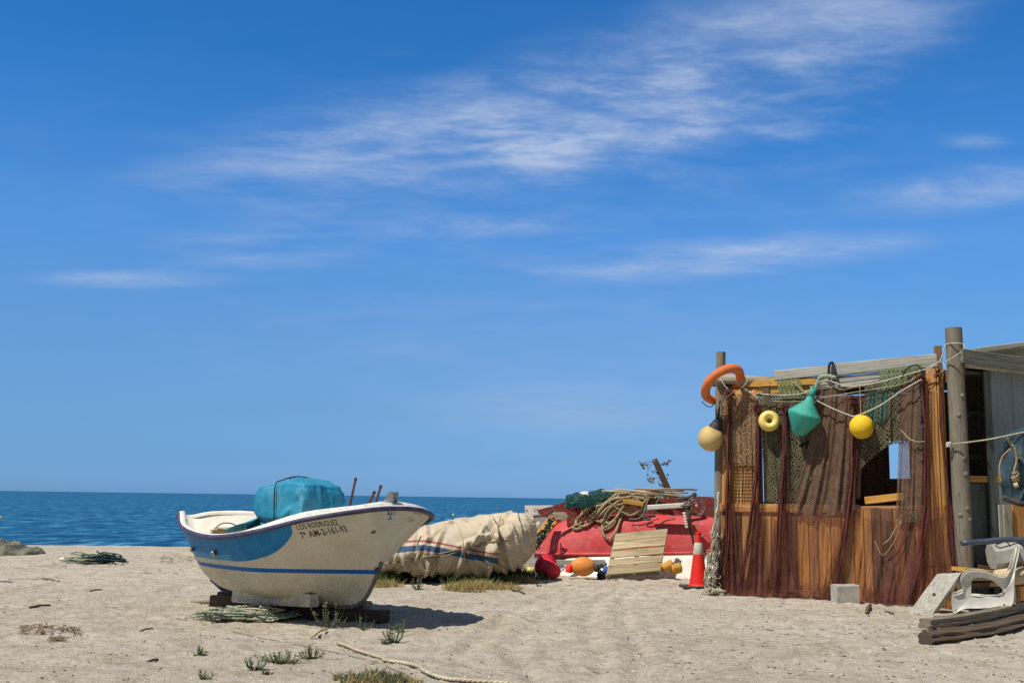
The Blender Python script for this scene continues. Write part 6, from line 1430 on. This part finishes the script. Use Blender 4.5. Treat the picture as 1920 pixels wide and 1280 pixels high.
weedbits('dry_seaweed', [(38, 1176, 100, 1194, 120), (92, 1198, 122, 1206, 50), (108, 1178, 150, 1194, 70)], 'flat patch of dark dry weed on the sand at lower left', 5)
for (x0, y0, x1, y1, r, lab) in ((70, 1084, 112, 1091, .012, 'thin reddish stick on the sand below the grey tarpaulin'), (55, 1138, 94, 1134, .018, 'dark flat stick lying on the sand at the left'), (168, 1107, 192, 1106, .014, 'short dark twig on the sand in the left half'), (262, 1184, 286, 1177, .010, 'pale thin twig left of the rope pile'), (276, 1243, 296, 1240, .012, 'brown curved twig on the lower left sand'), (960, 1108, 984, 1112, .018, 'short charred stick right of the dry grass'), (1625, 1152, 1632, 1138, .03, 'dark wood chip on the litter before the shack'), (1660, 1150, 1676, 1152, .016, 'small dark wood sliver near the leaning slab')):
    p = G(x0, y0); q = G(x1, y1); mb = MB(); p.z = gz(p.x, p.y)+r*.7; q.z = gz(q.x, q.y)+r*.8; mb.tube([p, p.lerp(q, .5)+Vector((0, 0, r*.4)), q], [r*.7, r, r*.6], 6)
    tag(mb.build('stick', MATS['wood_dark'], None), lab, 'stick', 'sticks lying on the sand')
mb = MB(); q = G(118, 1054); mb.sphere((q.x, q.y, .06), .07, 8, 6, (1.4, .7, .6)); tag(mb.build('white_scrap', MATS['white_plastic'], None), 'white plastic scrap left of the rope heap', 'scrap')
mb = MB(); q = G(358, 1046); mb.sphere((q.x, q.y, .05), .06, 8, 6, (1.6, .8, .5)); tag(mb.build('white_scrap', MATS['white_plastic'], None), 'pale plastic scrap in the drift line beside the boat stern', 'scrap')
# unseen boat added to cast the shadow reaching in from the left edge
OF = G(-62, 1093); KB = thing('unseen_skiff', 'unseen small boat added beyond the left edge to cast a shadow tip on the sand', 'boat', (OF.x, OF.y, 0))
mb = MB(); nt, nw = 30, 12; P = np.zeros((nt, nw*2-1, 3))
for i in range(nt):
    q = i/(nt-1); hw = .75*math.sin(math.pi*min(1, q*.62+.38))**.8 if q < .98 else .02; hw = .72*(1-q**2.6)+.01; z1 = .62+.42*q*q
    for j in range(-nw+1, nw):
        w = abs(j)/(nw-1); P[i, j+nw-1] = (OF.x-3.1+2.9*q+.25*q*w, OF.y-.35*q+.2+hw*math.copysign(w**.55, j), .06+(z1-.06)*w**1.5)
mb.grid(P); mb.build('hull', MATS['white_gelcoat'], KB)
mb = MB(); mb.tube([P[i, 0] for i in range(nt)], .03, 6); mb.tube([P[i, -1] for i in range(nt)], .03, 6); mb.build('gunwale', MATS['blue_paint'], KB)
mb = MB(); mb.tube([AT(-30, 1010, 17.), AT(3, 968, 17.)], .02, 6); mb.build('oar', MATS['wood_silver'], KB)
# floating marker far out
p = G(850, 966, -1.2); mb = MB(); mb.sphere(p+Vector((0, 0, .05)), .17, 16, 10); mb.tube([p+Vector((0, 0, .2)), p+Vector((0, 0, .28))], .03, 6); tag(mb.build('marker_buoy', MATS['buoy_lime'], None), 'tiny yellow green marker buoy floating on the sea', 'buoy')

# ------------------------------------------------------------------ plants
def plant(px, py, h, n, spread, mat, label, seed, name='beach_plant', leaf=.022, cat='plant', dens=16, lean=0.):
    rg = random.Random(seed); p0 = G(px, py); p0.z = gz(p0.x, p0.y)-.01; root = thing(name, label, cat, p0); st = MB(); lv = MB()
    for k in range(n):
        an = rg.random()*6.28; el = rg.uniform(.15, 1.) ; tip = p0+Vector((math.cos(an)*spread*el+lean, math.sin(an)*spread*el*.7, h*(1.05-.55*el)*rg.uniform(.7, 1.1)))
        mid = p0.lerp(tip, .5)+Vector((math.cos(an)*spread*.12, 0, -h*.06)); C = catmull([p0, mid, tip], 5); st.tube(C, [.005*(1-.6*i/len(C)) for i in range(len(C))], 4)
        for j in range(dens):
            q = Vector(C[min(len(C)-1, int((.15+.85*rg.random())*len(C)))]); a2 = rg.random()*6.28; d_ = Vector((math.cos(a2), math.sin(a2), rg.uniform(.1, .9))).normalized(); s_ = d_.cross(Vector((0, 0, 1))).normalized(); L = leaf*rg.uniform(.6, 1.4)
            lv.add([q, q+d_*L*.5+s_*L*.3, q+d_*L, q+d_*L*.5-s_*L*.3], [[0, 1, 2, 3]])
    st.build('stems', MATS['leaf_sage'], root); o = lv.build('leaves', MATS[mat], root, smooth=False); return root
plant(618, 1178, .34, 11, .22, 'leaf_sage', 'grey green beach plant with upright flower stems in front of the bow timbers', 1, dens=24, leaf=.026)
plant(682, 1178, .26, 5, .12, 'leaf_sage', 'slim grey green plant in the boat shadow right of the bigger one', 2, dens=18)
plant(462, 1156, .16, 6, .16, 'leaf_sage', 'small pale plant behind the green rope pile', 3)
plant(510, 1160, .10, 6, .12, 'leaf_green', 'low weed between rope pile and boat timbers', 31)
plant(738, 1203, .20, 16, .17, 'leaf_green', 'bushy green plant on the sand below the boat shadow', 4, dens=22)
plant(752, 1182, .14, 8, .10, 'leaf_sage', 'small pale plant just behind the bushy one at the shadow edge', 5)
plant(718, 1206, .07, 8, .08, 'leaf_green', 'tiny weed at the left foot of the bushy plant', 6)
plant(372, 1231, .10, 9, .07, 'leaf_green', 'small dark green tuft on the sand in the lower left', 7)
plant(382, 1271, .09, 8, .08, 'leaf_sage', 'small bluish tuft near the bottom left of the sand', 8)
plant(530, 1240, .13, 26, .24, 'leaf_green', 'low spreading green plant in the lower middle of the sand', 9, dens=22)
plant(584, 1233, .15, 14, .12, 'leaf_green', 'upright green plant right of the low spreading one', 10)
plant(476, 1255, .13, 12, .11, 'leaf_sage', 'yellowish green tuft left of the low spreading plant', 11)
plant(502, 1264, .05, 6, .05, 'leaf_sage', 'tiny tuft below the low spreading plant', 12)
plant(784, 1106, .24, 14, .13, 'leaf_sage', 'small bluish green bush at the foot of the canvas boat', 13, dens=22)
plant(1012, 1100, .10, 6, .1, 'leaf_green', 'small weed near the net heap', 131)
def grass(name, regions, mat, label, seed, h=(.10, .25), w=.006, n=300, lean=.35, category='grass'):
    rg = random.Random(seed); mb = MB()
    for (px, py, rx, ry, n) in regions:
        c = G(px, py)
        for _ in range(n):
            an = rg.random()*6.28; r = rg.random()**.6; x = c.x+rx*r*math.cos(an); y = c.y+ry*r*math.sin(an); z = gz(x, y)-.01; H_ = rg.uniform(*h)*(1-.4*r); a = rg.random()*6.28; l = rg.uniform(0, lean)*H_*2
            b = Vector((x, y, z)); t = b+Vector((math.cos(a)*l, math.sin(a)*l, H_)); m_ = b.lerp(t, .5)+Vector((0, 0, H_*.12)); sx = Vector((math.sin(a+1), math.cos(a+1), 0))*w
            mb.add([b-sx, b+sx, m_+sx*.8, m_-sx*.8, t], [[0, 1, 2, 3], [3, 2, 4]])
    o = mb.build(name, MATS[mat], None, smooth=False); o['kind'] = 'stuff'; o['label'] = label; o['category'] = category; return o
grass('green_grass', [(722, 1092, .30, .3, 420), (740, 1088, .25, .3, 200)], 'leaf_green', 'green grass growing between the white boat bow and the canvas boat', 1, (.12, .30))
grass('dry_grass', [(720, 1100, .30, .2, 260), (905, 1104, .60, .28, 800), (870, 1108, .3, .2, 260), (965, 1092, .4, .3, 420)], 'grass_dry', 'straw coloured dry grass in front of the canvas boat', 2, (.07, .20), lean=.8)
grass('green_grass', [(880, 1098, .45, .3, 240), (930, 1092, .4, .35, 320), (985, 1086, .5, .3, 520), (960, 1082, .4, .2, 260)], 'leaf_green', 'dark green grass at the right foot of the canvas boat', 3, (.10, .26), lean=.5)
grass('green_grass', [(700, 1276, .16, .12, 240), (735, 1278, .12, .12, 160), (655, 1277, .12, .1, 90)], 'leaf_sage', 'mixed green tufts at the bottom edge of the sand', 4, (.05, .13), lean=.6)
grass('dry_grass', [(690, 1279, .25, .12, 260), (745, 1277, .2, .12, 160)], 'grass_dry', 'dry straw tufts at the bottom edge of the sand', 5, (.04, .10), lean=1.)
grass('green_grass', [(1905, 1128, .30, .35, 800), (1925, 1105, .5, .4, 900), (1870, 1112, .2, .2, 260)], 'leaf_green', 'lush green grass behind the white chair at the right edge', 6, (.12, .42), lean=.5, w=.009)
plant(1912, 1112, .40, 22, .25, 'leaf_green', 'leafy green weed behind the chair back', 21, dens=26, leaf=.04)
plant(1908, 1066, .22, 10, .2, 'leaf_green', 'leafy weed rising over the pale log', 22, dens=20, leaf=.035)
